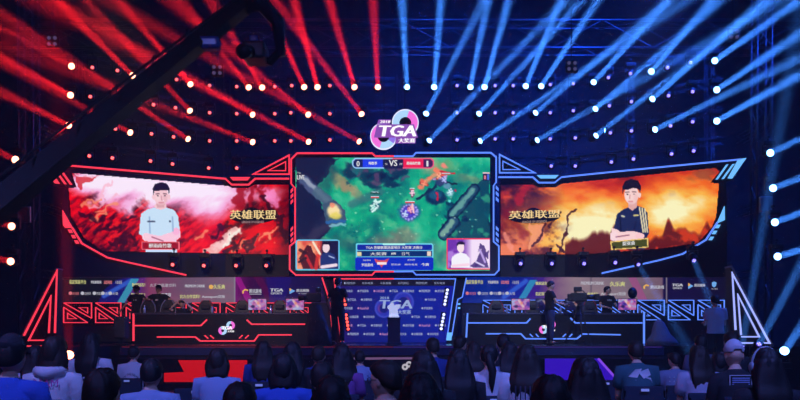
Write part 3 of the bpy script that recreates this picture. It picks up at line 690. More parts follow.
# info panel
rr(355.6,243.2,433.4,270.6,(.45,.85,.95),1,2.5); rr(357,244.4,432,250.2,(.08,.16,.62),1,1.5); p.rect(357,251,432,256.2,(.03,.18,.42)); rr(355.4,257.4,433.4,269.8,(.05,.17,.75),1,1.5); rr(355.8,263,433,270,(.05,.17,.75),1,.5)
p.rect(383,243.2,405,245.4,(.7,.98,.95)); p.rect(357.4,252,361.4,256,(.9,.85,.65)); p.rect(427,251.6,430.6,256,(.95,.85,.78)); p.poly([(374,258.6),(378,260),(385,260),(389,258.4),(387,262.5),(384,264),(381.5,267.4),(379,264),(376,262.5)],(.85,.30,.32)); p.rect(377,262,386.5,264.4,(1,.9,.9))
p.build('display', S0, .02, CS, None, 1.0)
fr = MB(); fr.ribbon([(394,156),(375.3,156),(372,153),(297,153),(291,159),(291,183.5),(295,188),(295,241.5),(289.6,246),(289.6,269.5),(295.7,275),(372,275),(375,271.6),(394,271.6)], 1.4, S0, .06, .06)
for k in range(3):
    for y0 in (189, 227.5):
        y = y0+5.6*k; fr.poly([(290.6,y+1),(293,y-1.6),(293,y+1.4),(290.6,y+4)], S0, .06, .05)
fr.build('red_light_strip', NR, CS)
fr = MB(); fr.ribbon([(394,156),(413,156),(416,152.5),(491,152.5),(496.3,157),(496.3,182),(493.7,185.5),(493.7,241.5),(499,246),(499,270),(494.6,274.7),(416,274.7),(413,271.4),(394,271.6)], 1.3, S0, .06, .06)
for k in range(3):
    for y0 in (187, 227.5):
        y = y0+5.6*k; fr.poly([(496,y-1.6),(498.6,y+1),(498.6,y+4),(496,y+1.4)], S0, .06, .05)
fr.build('blue_light_strip', NB, CS)
L = Multi()
write(L(),'0',356.6,161,359.6,166.4,S0,.04,bold=.15); write(L(),'1',426.4,160.8,428.4,166.4,S0,.04); write(L(),'VS',389,160,397.2,166,S0,.04,bold=.2); write(L(),'纯牧季',368.6,161.6,377.2,164.8,S0,.04,bold=.12); write(L(),'醉雨南竹歌',406.8,161.6,420.4,164.8,S0,.04,bold=.12)
write(L(),'LIVE',297,175,304.4,179.4,S0,.04,bold=.15); write(L(),'TGA',297.4,172.2,301,173.6,S0,.04)
write(L(),'TGA',385,163,387.4,165,S0,.04); write(L(),'夏季',399.4,163,402.4,165,S0,.04)
write(L(),'TGA 英雄联盟选拔项目 大奖赛 决赛日',366,246,422,249,S0,.04,bold=.08); write(L(),'大奖赛',370.4,252.2,386.6,255.4,S0,.04,bold=.08); write(L(),'对阵',391,252.4,396,254.8,S0,.04,bold=.1); write(L(),'日气',402,252,409.6,255.4,S0,.04)
write(L(),'指定装备',363,259.4,371,261,S0,.04); write(L(),'合作伙伴',407.4,259,415,260.8,S0,.04); write(L(),'罗技游戏',361.6,263.4,373,266.4,S0,.04,bold=.08); write(L(),'赞助商',391,263.6,400.6,265.4,S0,.04); write(L(),'腾讯电竞',404.6,263.6,417.4,265.4,S0,.04); write(L(),'今爽',421.4,263,429,266,S0,.04,bold=.1)
L.build('white_lettering', white_e, CS)
# ------------------------------------------------------------------ hanging logo
G = plane(24.0)
LG = empty('hanging_logo_sign', G(395,128), 0, 'hanging glowing infinity-loop sign reading TGA above the centre screen', 'sign')
pk = EM('logo_magenta', (.95,.17,.75), 1.0, False); cy_ = EM('logo_ice_blue', (.45,.72,1.0), 1.0, False); vi = EM('logo_violet', (.30,.18,.85), 1.0, False); wh = EM('logo_white', (1,.97,1), 1.1, False)
def ring(mb, cx, cy, r0, r1, a0, a1, off, n=28, sy=1.0, mis=None, G=None, dp=.08):
    G = G or plane(24.0)
    for k in range(n):
        t0 = a0+(a1-a0)*k/n; t1 = a0+(a1-a0)*(k+1)/n
        mi = mis(k/n) if mis else 0
        mb.poly([(cx+r1*math.cos(t0),cy-sy*r1*math.sin(t0)),(cx+r1*math.cos(t1),cy-sy*r1*math.sin(t1)),(cx+r0*math.cos(t1),cy-sy*r0*math.sin(t1)),(cx+r0*math.cos(t0),cy-sy*r0*math.sin(t0))], G, off, dp, mi)
def circ(cx,cy,r,n=32): return [(cx+r*math.cos(2*math.pi*k/n), cy-r*math.sin(2*math.pi*k/n)) for k in range(n)]
bp = MB(); bp.poly(circ(383.5,136,13.4), G, 0, .12); bp.poly(circ(405.3,122.5,13.4), G, 0, .12); bp.build('back_plate', casing, LG)
b = MB(); ring(b,405.3,122.5,6,12.4,0,2*math.pi,.05,40,1,lambda t: (1 if .18 < t < .62 else (0 if t < .18 or t > .80 else 2))); ring(b,383.5,136,6,12.4,0,2*math.pi,.04,40,1,lambda t: (0 if .28 < t < .68 else (1 if t > .68 and t < .9 else 2))); b.build('loop', [pk, cy_, vi], LG)
b = MB(); ring(b,405.3,122.5,12.4,13.4,-.9,3.6,.06,40); ring(b,383.5,136,12.4,13.4,1.6,6.3,.06,40); b.build('loop_rim', EM('logo_rim', (.75,.8,1), 1.1, False), LG)
b = MB(); b.poly([(377,124.3),(414,124.3),(418,137.4),(374,137.4)], G, .09, .03); b.poly([(378.5,119.5),(391,119.5),(390,123.8),(377,123.8)], G, .09, .03); b.poly([(396,137),(416,137),(415.5,143.2),(395,143.2)], G, .09, .03); b.build('letter_plate', EM('logo_plate_purple', (.32,.10,.55), .8, False), LG)
b = MB(); write(b,'TGA',378,125.4,415.5,136.4,G,.12,shear=.18,bold=.9); write(b,'2018',380,120.4,390,123,G,.12,shear=.2,bold=.2); write(b,'大奖赛',398.6,138.2,415,142.8,G,.12,bold=.25); b.build('lettering', wh, LG)
MB().chain([G(384,124,-.06), G(384,60,-.06)], .012, 6).chain([G(405,111,-.06), G(405,60,-.06)], .012, 6).build('hanging_cable', blackm, LG)
# ------------------------------------------------------------------ beam under the wings, lower banner
for nm, seg, lab in (('L',((-9.3,23.2),(-5.2,25.45),(-3.35,25.45)),'grey-blue beam below the red wing screen'),('R',((9.0,22.8),(4.91,25.5),(3.05,25.5)),'grey-blue beam below the blue wing screen')):
    b = MB()
    for a, c_ in zip(seg[:-1], seg[1:]):
        z0 = 3.06; z1 = 3.30
        b.prism([Vector((a[0],a[1],z0)),Vector((c_[0],c_[1],z0)),Vector((c_[0],c_[1],z1)),Vector((a[0],a[1],z1))],[Vector((a[0],a[1]+.3,z0)),Vector((c_[0],c_[1]+.3,z0)),Vector((c_[0],c_[1]+.3,z1)),Vector((a[0],a[1]+.3,z1))])
    o = b.build('hanging_screen_beam', M('slate_beam', (.08,.09,.14), .6)); tag(o, lab, 'beam')
BAN = folded((-5.2, 26.9), (-9.14, 24.75), (4.91, 26.9), (9.12, 24.1))
def banner(side):
    if side < 0:
        t = empty('banner_wall', BAN(200,300), 0, 'long purple sponsor banner wall behind the red desk', 'banner wall')
        x0, x1 = 61, 331; p = Paint(61,277,331,303,1.5,(.10,.08,.16),31)
        mir = lambda x: x
    else:
        t = empty('banner_wall', BAN(590,300), 0, 'long blue and violet sponsor banner wall behind the blue desk', 'banner wall')
        x0, x1 = 462, 731; p = Paint(462,277,731,303,1.5,(.05,.06,.20),32)
    n1 = p.noise(30,4,(1,2)); n2 = p.noise(10,4)
    u = p.X-x0
    if side < 0:
        p.c = p.ramp(u/270, [(0,(.09,.09,.14)),(.2,(.10,.09,.17)),(.27,(.30,.14,.50)),(.33,(.62,.28,.46)),(.45,(.52,.38,.50)),(.64,(.55,.48,.55)),(.645,(.55,.10,.50)),(.7,(.28,.05,.30)),(.82,(.15,.08,.38)),(1,(.13,.09,.26))])
        p.mix(((u>68)&(u<173))*np.clip((n1-.4)*3,0,1)*.4, (.75,.42,.52))
        sw = [(100,303),(112,290),(122,283),(134,280),(128,286),(119,292),(112,303)]; p.poly([(98,303),(104,290),(116,280),(134,277),(140,277),(132,290),(124,303)], (.10,.12,.62), .75)
        p.line(104,296,130,281,3,(.25,.45,.95),.9,1.5); p.poly([(117,303),(124,303),(139,279),(131,279)], (.30,.78,.88), .85); p.poly([(124,303),(136,303),(146,277),(139,279)], (.45,.18,.62), .8)
        p.poly([(234,277),(240,277),(254,303),(247,303)], (.72,.12,.62), .9); p.poly([(253,277),(262,290),(266,303),(276,303),(262,277)], (.50,.06,.30), .5); p.poly([(266,277),(292,277),(284,303),(270,303)], (.16,.10,.55), .6)
        p.line(234.6,277,234.6,303,.8,(.65,.6,.65))
    else:
        p.c = p.ramp(u/269, [(0,(.04,.14,.62)),(.10,(.03,.20,.66)),(.22,(.08,.14,.60)),(.27,(.22,.16,.62)),(.32,(.50,.30,.55)),(.42,(.66,.56,.62)),(.60,(.60,.52,.58)),(.745,(.50,.38,.48)),(.75,(.12,.08,.30)),(.85,(.11,.07,.27)),(1,(.09,.07,.18))])
        p.mix(((u>85)&(u<200))*np.clip((n1-.42)*3,0,1)*.35, (.80,.66,.66))
        p.poly([(498,303),(504,292),(512,283),(524,278),(534,277),(530,290),(520,303)], (.14,.16,.72), .7); p.line(504,297,526,281,3,(.25,.45,.98),.9,1.5); p.poly([(516,303),(523,303),(537,280),(530,280)], (.25,.72,.90), .85); p.poly([(523,303),(533,303),(545,277),(538,279)], (.30,.12,.62), .8)
        p.poly([(628,277),(636,277),(649,303),(640,303)], (.75,.38,.62), .8); p.line(591,277,591,303,.7,(.35,.3,.4),.7); p.line(666.5,277,666.5,303,.7,(.6,.55,.6))
    p.build('display', BAN, .02, t, None, .62)
    b = MB(); 
    pts = [(x0,276.5),(x1,276.5),(x1,303.2),(x0,303.2)]
    fold = 237.6 if side < 0 else 553.3
    b.poly([(x0,276.5),(fold,276.5),(fold,303.2),(x0,303.2)], BAN, 0, .12); b.poly([(fold,276.5),(x1,276.5),(x1,303.2),(fold,303.2)], BAN, 0, .12)
    b.build('casing', casing, t)
    b = MB(); b.poly([(x0,303.2),(fold,303.2),(fold,341.5 if side > 0 else 341.5),(x0,341.5)], BAN, 0, .1); b.poly([(fold,303.2),(x1,303.2),(x1,341.5),(fold,341.5)], BAN, 0, .1)
    b.build('lower_panel', M('dark_stage_panel', (.028,.028,.04), .5), t)
    y = EM('yellow_lettering', (.75,.75,.30), .75, False); wl = EM('grey_lettering', (.75,.75,.85), .65, False); ol = EM('orange_mark', (1,.55,.12), .8, False); rl = EM('red_mark', (.9,.25,.28), .7, False); bl = EM('blue_mark', (.2,.5,1), .8, False)
    Y, W, O, Rm, Bm = Multi(), Multi(), Multi(), Multi(), Multi()
    d = 0 if side < 0 else 397
    dy = 0
    write(Y(),'指定装备平台',69.5+d-(0 if side<0 else .6),279.8,86+d,284,BAN,.05,bold=.12); write(W(),'罗技游戏装备',91+d,280.6,101.5+d,283.6,BAN,.05,bold=.1); write(Rm(),'京东电竞',104+d,280.4,112+d,284,BAN,.05,bold=.15); write(W(),'斗鱼直播',115+d,280.6,122+d,284,BAN,.05)
    for i,(a,b_,tx) in enumerate(((72.5,79,'虎牙直播'),(84.5,91,'企鹅电竞'),(96.5,104,'熊猫直播'),(105,110,'全民'),(112.5,118,'火猫'))):
        q_ = (Rm if i == 0 else W)(); q_.poly(circ(a-2.2+d,293.2,1.7,12), BAN, .05, .02); write(q_, tx, a+d, 292, b_+d, 295, BAN, .05)
    if side < 0:
        write(Y(),'独家冠名！',132,283,145,286.6,BAN,.05,bold=.15); write(W(),'久乐爽能量饮料',150,283.6,176,287,BAN,.05); write(W(),'PREMIUM DRINK',185,284.6,205,287.4,BAN,.05,bold=.1); write(Y(),'久乐爽',213.5,284.4,225,289,BAN,.05,bold=.2); O().poly(circ(211,286.8,2.2,12),BAN,.05,.02)
        write(Y(),'指定赛车！',131,293,145,297,BAN,.05,bold=.12); write(W(),'电竞联盟',158,293,171,296.6,BAN,.05,bold=.1); write(Y(),'官方合作饮料！',180,294.6,200,298.4,BAN,.05,bold=.12); write(W(),'Autosport竞技',202,295,225,298.6,BAN,.05,bold=.12)
        q = 0
        O().ribbon([(243,293.5),(243,291.2),(245,289.6),(248,290.4)], 1.4, BAN, .05, .02); write(W(),'腾讯游戏',249.4,289,261.4,293,BAN,.05,bold=.12); W().poly([(249.4,293.8),(261.4,293.8),(261.4,294.4),(249.4,294.4)],BAN,.05,.02)
        write(W(),'TGA',270,288.4,283,291.6,BAN,.05,shear=.15,bold=.4); write(W(),'ESPORTS',271,292.4,282,294.4,BAN,.05,bold=.1)
        O().poly([(289.5,288),(291.6,289.2),(290.6,291),(289.5,291)],BAN,.05,.02); Bm().poly([(289.5,291),(290.6,291),(291.6,289.2),(295.2,291),(289.5,294)],BAN,.052,.02); write(W(),'腾讯视频',296.4,289,309,292,BAN,.05,bold=.1); write(W(),'V.QQ',298,293,308,294.2,BAN,.05)
        Bm().poly([(316,288.4),(318.6,287.2),(321.2,288.4),(320.6,291.6),(318.6,293),(316.6,291.6)],BAN,.05,.02); write(W(),'掌上电竞',315.2,293.8,322.2,295.2,BAN,.05)
    else:
        write(Y(),'独家冠名！',535.6,281.6,548,285,BAN,.05,bold=.15); write(W(),'PREMIUM DRINK',581,281.6,604,284.8,BAN,.05,bold=.1); write(Y(),'久乐爽',610,281.6,625,286.4,BAN,.05,bold=.25)
        write(Y(),'指定赛车！',535.6,292,548,295.6,BAN,.05,bold=.12); write(Y(),'官方合作饮料！',578,292.4,598,296,BAN,.05,bold=.12); write(W(),'Autosport竞技',601,292,626,296,BAN,.05,bold=.12)
        O().ribbon([(644.5,288.8),(644.2,286.4),(646.4,285),(649,285.8)], 1.4, BAN, .05, .02); write(W(),'腾讯游戏',650.5,285.4,664,288.8,BAN,.05,bold=.15)
        write(W(),'TGA',672,283.6,682.6,286.4,BAN,.05,shear=.15,bold=.4); write(W(),'ESPORTS',673,287.4,682,289,BAN,.05,bold=.1)
        O().poly([(688.4,283),(690.4,284.2),(689.4,286),(688.4,286)],BAN,.05,.02); Bm().poly([(688.4,286),(689.4,286),(690.4,284.2),(693.4,286),(688.4,289)],BAN,.052,.02); write(W(),'腾讯视频',694.4,283.8,705,286.8,BAN,.05,bold=.1)
        Bm().poly([(712,282.6),(714.2,281.4),(716.6,282.6),(716,286),(714.2,287.4),(712.4,286)],BAN,.05,.02); write(W(),'掌上电竞',711.4,288.2,717.6,289.6,BAN,.05)
    for mb_, m_, n_ in ((Y,y,'yellow_lettering'),(W,wl,'white_lettering'),(O,ol,'orange_mark'),(Rm,rl,'red_mark'),(Bm,bl,'blue_mark')):
        mb_.build(n_, m_, t)
    return t
LB = banner(-1); RB = banner(1)
# lattice light frames
def lattice(x0, y0, x1, y1, m, lab, grp):
    t = empty('lattice_light', BAN((x0+x1)/2, y1, .1), 0, lab, 'light frame', grp)
    w_, h_ = x1-x0, y1-y0
    q = lambda a, b: (x0+a*w_, y0+b*h_)
    MB().poly([q(-.02,-.03),q(1.02,-.03),q(1.02,1.03),q(-.02,1.03)], BAN, .1, .06).build('hanging_panel', casing, t)
    b = MB()
    b.ribbon([q(0,0),q(1,0),q(1,.78)], .8, BAN, .16, .04); b.ribbon([q(0,.22),q(0,1),q(.86,1)], .8, BAN, .16, .04)
    b.ribbon([q(0,0),q(1,.78)], .8, BAN, .16, .04); b.ribbon([q(0,.22),q(.86,1)], .8, BAN, .16, .04); b.build('light_outline', m, t)
    b = MB(); b.ribbon([q(.55,.24),q(.86,.24),q(.86,.52)], .65, BAN, .16, .04, closed=True); b.ribbon([q(.14,.52),q(.14,.80),q(.46,.80)], .65, BAN, .16, .04, closed=True); b.build('inner_light_outline', m, t)
for i, (x0, x1) in enumerate(((63.4,91.3),(95.4,120.6),(126,153),(158,186),(192,220),(226,253),(259,286),(290,311))):
    lattice(x0, 302.9, x1, 322.6, NR, 'red lattice light frame on the banner wall, %s inward from the outer end' % ordinal(i), 'red lattice frames')
for i, (x0, x1) in enumerate(((698.2,724.5),(668.6,694),(638,664.5),(609,634),(580,605),(551,576),(522,547),(483,515))):
    lattice(x0, 300.2, x1, 319.8, NB, 'blue lattice light frame on the banner wall, %s inward from the outer end' % ordinal(i), 'blue lattice frames')
# ------------------------------------------------------------------ stage platform
stage_m = M('glossy_stage_floor', (.02,.02,.028), .16, bump=.03, bscale=3)
fascia_m = M('dark_fascia', (.03,.03,.05), .4)
def slab(pts, z0, z1, name, m, kind='structure', label=None):
    b = MB(); b.prism([Vector((x,y,z1)) for x,y in pts], [Vector((x,y,z0)) for x,y in pts]); o = b.build(name, m)
    if kind: o['kind'] = kind
    if label: o['label'] = label
    return o
slab([(-10,20),(-7.9,20),(-7.4,21.5),(7.0,21.5),(7.5,20),(9.9,20),(9.9,29),(-10,29)], 0, STAGE, 'floor_stage_platform', stage_m, label='raised glossy black stage platform')
slab([(-7.0,20.3),(6.6,20.3),(6.9,21.48),(-7.3,21.48)], 0, .76, 'floor_stage_step', stage_m, label='lower step running along the stage front')
FA = plane(20.28); FB = plane(21.48)
b = MB(); b.poly([(120,347.2),(664,347.2),(664,355.2),(120,355.2)], FB, 0, .01); o = b.build('trim_riser', M('navy_riser', (.02,.03,.12), .35)); o['kind'] = 'structure'
b = MB(); b.ribbon([(122,347),(393,347)], .5, FB, .01, .01); tag(b.build('edge_light', EM('dim_red_edge', (.55,.03,.08), .35), None), 'thin dim red line along the stage edge under the red desk', 'light strip')
b = MB(); b.ribbon([(393.2,347),(662,347)], .5, FB, .01, .01); tag(b.build('edge_light', EM('dim_violet_edge', (.12,.05,.55), .5), None), 'thin dim violet line along the stage edge under the blue desk', 'light strip')
b = MB(); b.poly([(178,360.2),(247,360.2),(247,382),(164,382),(164,373),(184,372)], FA, 0, .04); tag(b.build('step_light_panel', EM('red_step_panel', (.85,.006,.006), .6)), 'large glowing red panel on the front step below the red desk', 'light panel')
t = empty('step_light_panel', FA(575,379), 0, 'large glowing violet-blue panel on the front step below the blue desk', 'light panel')
b = MB(); b.poly([(545,358.6),(598,358.6),(617,380),(545,380)], FA, 0, .04); b.build('panel', EM('violet_step_panel', (.035,.004,.50), .9), t)
b = MB(); b.ribbon([(598.4,358.6),(617.6,380)], 2.2, FA, .03, .03); b.build('edge_strip', EM('violet_edge_strip', (.25,.07,.85), .9), t)
b = MB(); b.poly([(338,357.6),(420,357.2),(420,359.4),(338,359.8)], FA, .0, .04); tag(b.build('step_edge_sheen', EM('lavender_sheen_glow', (.40,.20,.45), .35)), 'lavender glow standing for sheen on the edge of the centre step', 'light strip')  # glow stands for the lavender reflection on the glossy step top
# small logo on the centre step
t = empty('step_logo', FA(407,366), 0, 'small glowing white loop logo on the front of the centre step', 'sign')
b = MB(); ring(b,405,367,1.2,3.2,0,6.283,.03,14,G=FA,dp=.03); ring(b,409,364.4,1.2,3.2,0,6.283,.03,14,G=FA,dp=.03); b.build('loop', EM('dim_logo_white', (.75,.72,.8), .6), t)
b = MB(); b.poly([(400,360.6),(414,360.6),(414,371),(400,371)], FA, .0, .04); b.build('plate', casing, t)
# ------------------------------------------------------------------ triangle towers at the wing ends
TR = plane(20.5)
def tri_tower(s_, m, lab):
    t = empty('triangle_tower', TR(*((40,347) if s_ < 0 else (752,347))), 0, lab, 'light tower')
    if s_ < 0:
        out = [(23.5,335.5),(56.5,271),(54.5,333)]; inn = [(48.4,333),(50.4,296.5),(28.3,340.3),(43.6,340.3)]; bar = [(26.5,346.2),(43,346.2)]; body = [(56.6,268),(56.6,347),(20,347),(20,336)]; edge = [(55.4,268),(56.8,268),(23,337),(20,337)]
    else:
        out = [(736,330),(732.8,273.5),(770,343),(741,343)]; inn = [(741.5,335),(738.4,295),(759.7,336.8),(742,336.8)]; bar = None; body = [(731,266),(773.5,347.2),(731,347.2)]; edge = [(730.6,266),(732.2,265.4),(774.5,347),(771,347)]
    b = MB(); b.poly(body, TR, 0, .35); b.build('body_panel', casing, t)
    b = MB(); b.poly(edge, TR, .02, .4); b.build('edge_profile', M('grey_edge_profile', (.25,.22,.22), .5), t)
    b = MB(); b.ribbon(out, 1.5, TR, .05, .05); b.build('outer_light_outline', m, t)
    b = MB(); b.ribbon(inn, 1.3, TR, .05, .05); b.build('inner_light_outline', m, t)
    if bar: b = MB(); b.ribbon(bar, 1.5, TR, .05, .05); b.build('light_bar', m, t)
tri_tower(-1, NR, 'tall triangular tower outlined in red light at the outer end of the red side'); tri_tower(1, EM('white_blue_strip', (.35,.42,1.0), 1.2), 'tall triangular tower outlined in pale blue light at the outer end of the blue side')
# ------------------------------------------------------------------ centre gate with sponsor wall
GS = plane(25.2)
t = empty('sponsor_backdrop', GS(395,342), 0, 'blue sponsor backdrop screen with rows of small logos between the two desks', 'LED screen')
MB().poly([(334,278.5),(457,278.5),(452,342.8),(340,342.8)], GS, 0, .12).build('casing', casing, t)
p = Paint(335,279.5,456,342.6,1.5,(.08,.13,.55),41); n1 = p.noise(40,3)
p.c = p.ramp((p.X-335)/121+.2*(n1-.5), [(0,(.15,.08,.42)),(.2,(.10,.12,.52)),(.6,(.07,.15,.62)),(1,(.09,.12,.66))]); p.rect(335,279,456,286.2,(.10,.09,.17)); p.mix(np.clip((p.Y-330)/14,0,1)*.3,(.05,.08,.4))
for (cx,cy,r_) in ((403.6,302,11),(384,308.4,10)):
    p.ell(cx,cy,r_,r_,(.30,.35,.85),1,.15); p.ell(cx,cy,r_-1.2,r_-1.2,(.18,.22,.75),1,.2); p.ell(cx+(3 if cx>390 else -3),cy,r_*.5,r_*.62,(.62,.25,.55),.8,.8); p.ell(cx,cy,r_*.48,r_*.48,(.10,.13,.52),1,.1)
p.build('display', GS, .02, t, [(335,279.5),(456,279.5),(451.6,342.6),(340.6,342.6)], .8)
sp = Multi(); pkm = Multi(); random.seed(3)
words = ['京东电竞','罗技游戏','斗鱼直播','TGA','企鹅电竞','PREMIUM','虎牙直播','AutoFull','今日头条','火猫直播']
for r in range(6):
    y = 291+8.6*r; x = 344+(6 if r % 2 else 0); k = r*3
    while x < 442-(r*1.0):
        w_ = 8.5 if words[k % 10] not in ('TGA',) else 6
        if not (372 < x+w_/2 < 416 and 294 < y < 319):
            mb_ = (pkm if (k % 5 == 2) else sp)()
            mb_.poly(circ(x-1.6,y,1.1,8), GS, .05, .01); write(mb_, words[k % 10], x, y-1.3, x+w_, y+1.3, GS, .05, bold=.06)
        x += w_+7.5; k += 1
for i, tx in enumerate(('● PREMIUM','京东电竞','斗鱼直播','AUTOFULL','PREMIUM','京东电竞')): write(sp(), tx, 344+18*i, 282, 355+18*i, 284.2, GS, .05)
sp.build('white_lettering', EM('soft_white_lettering', (.55,.62,.95), .6, False), t); pkm.build('pink_lettering', EM('soft_pink_lettering', (.75,.35,.75), .6, False), t)
b = MB(); write(b,'TGA',379,300,412,308.6,GS,.06,shear=.12,bold=.6); write(b,'2018',380,296.6,389,299,GS,.06,bold=.1); write(b,'大奖赛',398,310,411,314.2,GS,.06,bold=.15); b.build('big_lettering', EM('backdrop_big_lettering', (.40,.52,.9), .75, False), t)
GF = plane(24.5)
gt = empty('light_gate', GF(395,343), 0, 'slanted light-strip gate around the sponsor backdrop, half red and half blue', 'light frame')
b = MB(); b.poly([(321,277.4),(334.5,277.4),(341.5,344),(334.5,344)], GF, 0, .3); b.build('post', casing, gt)
b = MB(); b.poly([(467,277.4),(455,277.4),(446.6,344),(453.5,344)], GF, 0, .3); b.build('post', casing, gt)
b = MB(); b.poly([(321,276.6),(467,276.6),(466.6,279.4),(321.4,279.4)], GF, 0, .3); b.build('hanging_lintel', casing, gt)
b = MB(); b.ribbon([(322,277.5),(329.2,299.6),(334,344)], 1.3, GF, .05, .05); b.ribbon([(394,278.8),(334.2,278.8),(341.2,343)], 1.2, GF, .05, .05); b.poly([(341.6,333),(343.4,333),(344.2,342.6),(340.4,342.6)], GF, .05, .05); b.build('red_light_strip', NR, gt)
b = MB(); b.ribbon([(466.4,277.8),(462.4,297),(457.8,299.4),(451.8,336)], 1.1, GF, .05, .05); b.ribbon([(394,278.8),(455.6,278.8),(446.8,340)], 1.0, GF, .05, .05); b.build('blue_light_strip', NB, gt)
b = MB(); b.poly([(447.2,332.5),(452.2,332.5),(451.4,340.4),(446.2,340.4)], GF, .06, .05)
for y in (304, 308): b.poly([(458,y-.8),(460.4,y-.8),(460.2,y+.8),(457.8,y+.8)], GF, .05, .05)
b.build('light_foot', NBL, gt)
# lamp bars with five bulbs
LBp = plane(23.9)
def lampbar(pts, m, lab, side):
    x0, y0 = pts[0]; x1, y1 = pts[-1]; D = 23.9
    t = empty('lamp_bar', LBp(x1, y1), 0, lab, 'lamp bar', 'five-bulb lamp bars beside the backdrop')
    b = MB(); b.chain([LBp(x0, y0-2.2), LBp(x1, y1+2.2)], .075, 8); b.build('hanging_housing', lampbody, t)
    for x, y in pts: MB().ell(LBp(x, y, .08), (.042,.04,.042), 10, 7).build('bulb', m, t, True)
rbm = EM('red_bulb', (1,.08,.06), 2.6, False); wbm = EM('white_blue_bulb', (.55,.6,1), 2.0, False)
lampbar([(342.6,290.6),(343.2,293.8),(343.8,297),(344.6,300.6),(345.3,304.6)], rbm, 'upper bar of five red bulbs at the red edge of the backdrop', -1); lampbar([(346,315),(346.6,318.5),(347.2,322),(347.7,325.4),(348.2,329)], rbm, 'lower bar of five red bulbs at the red edge of the backdrop', -1)
lampbar([(447.4,290),(446.8,293.5),(446.1,297),(445.4,300.7),(444.8,304.2)], wbm, 'upper bar of five white bulbs at the blue edge of the backdrop', 1); lampbar([(443.9,314.5),(443.2,318),(442.5,321.5),(441.8,325),(441.2,328.7)], wbm, 'lower bar of five white bulbs at the blue edge of the backdrop', 1)
# ------------------------------------------------------------------ desks
DF = plane(23.4)
desk_m = M('desk_black', (.006,.006,.012), .35); desktop_m = M('desk_top', (.05,.05,.08), .35)
def circ2(cx,cy,r,n=24): return [(cx+r*math.cos(2*math.pi*k/n), cy-r*math.sin(2*math.pi*k/n)) for k in range(n)]
def desk(x0, x1, m, lab, logo, strips, slashes, bars):
    a = DF(x0, 344); c_ = DF(x1, 344); cx = (a.x+c_.x)/2
    t = empty('match_desk', (cx, 23.4, STAGE), 0, lab, 'desk')
    MB().box((cx,23.45,STAGE+.41), (c_.x-a.x,.1,.82)).build('front_panel', desk_m, t)
    for xx in (a.x+.05, c_.x-.05, cx-1.3, cx+1.3): MB().box((xx,23.78,STAGE+.41), (.06,.54,.82)).build('side_panel', desk_m, t)
    MB().bbox((cx,23.72,STAGE+.845), (c_.x-a.x+.06,.7,.05), .012).build('desk_top', desktop_m, t)
    for s in strips:
        b = MB(); b.ribbon(s, 1.3, DF, .05, .05); b.build('light_strip', m, t)
    for s in bars:
        b = MB(); b.ribbon(s, 1.5, DF, .05, .06); b.build('corner_light', m, t)
    for s in slashes:
        b = MB(); b.ribbon(s, 1.0, DF, .05, .05); b.build('light_slash', m, t)
    lx, ly = logo
    g_ = empty('loop_logo'); g_.parent = t; g_.location = Vector((0,0,0))
    b = MB(); ring(b,lx+4,ly-2.6,1.6,4.2,0,6.283,.05,18,mis=lambda q: 1 if .2<q<.6 else 0,G=DF,dp=.03); ring(b,lx-4,ly+2.6,1.6,4.2,0,6.283,.05,18,mis=lambda q: 0 if .3<q<.7 else 1,G=DF,dp=.03); o = b.build('loop', [pk, cy_], t); 
    b = MB(); write(b,'TGA',lx-5,ly-1.8,lx+5.4,ly+1.6,DF,.09,shear=.15,bold=.35); write(b,'大奖赛',lx+1,ly+2.4,lx+7.6,ly+4.2,DF,.09,bold=.1); b.build('logo_lettering', wh, t)
    bpy.data.objects.remove(g_)
    return t
desk(131.5, 313.5, NR, 'long black match desk with red light strips and a loop logo', (226.5,328),
  [[(134,325.6),(200.5,325.6),(206.8,319.6)], [(246.6,319.8),(251.4,324.2),(305,324.2)], [(156.8,337),(195,337),(200,341),(254,341),(258.5,334.9),(291.6,334.9)]],
  [[(204.5,335.4),(208,338.6)],[(210,335.4),(213.6,338.6)],[(239,338.4),(242.4,335.2)],[(245,338.4),(248.6,335.2)]], [[(133.2,313.5),(133.2,341)],[(311.6,313.5),(312.6,342.5)]])
desk(466, 646, NB, 'long black match desk with blue light strips and a loop logo', (547.5,327),
  [[(468,322.9),(526.6,322.9),(530.6,318.6)], [(570.6,318),(575.6,322.9),(642.6,322.9)], [(486,333.8),(521,333.8),(525.8,338.8),(577,338.8),(583,334),(620.8,334.8)]],
  [[(530,334),(533,337)],[(536,334),(538.8,337)],[(563,337),(566,334)],[(569.5,337),(572.4,334)]], [[(467.6,313),(466.4,337.5)],[(644.3,312),(644.3,343.6)]])
DT = STAGE+.872
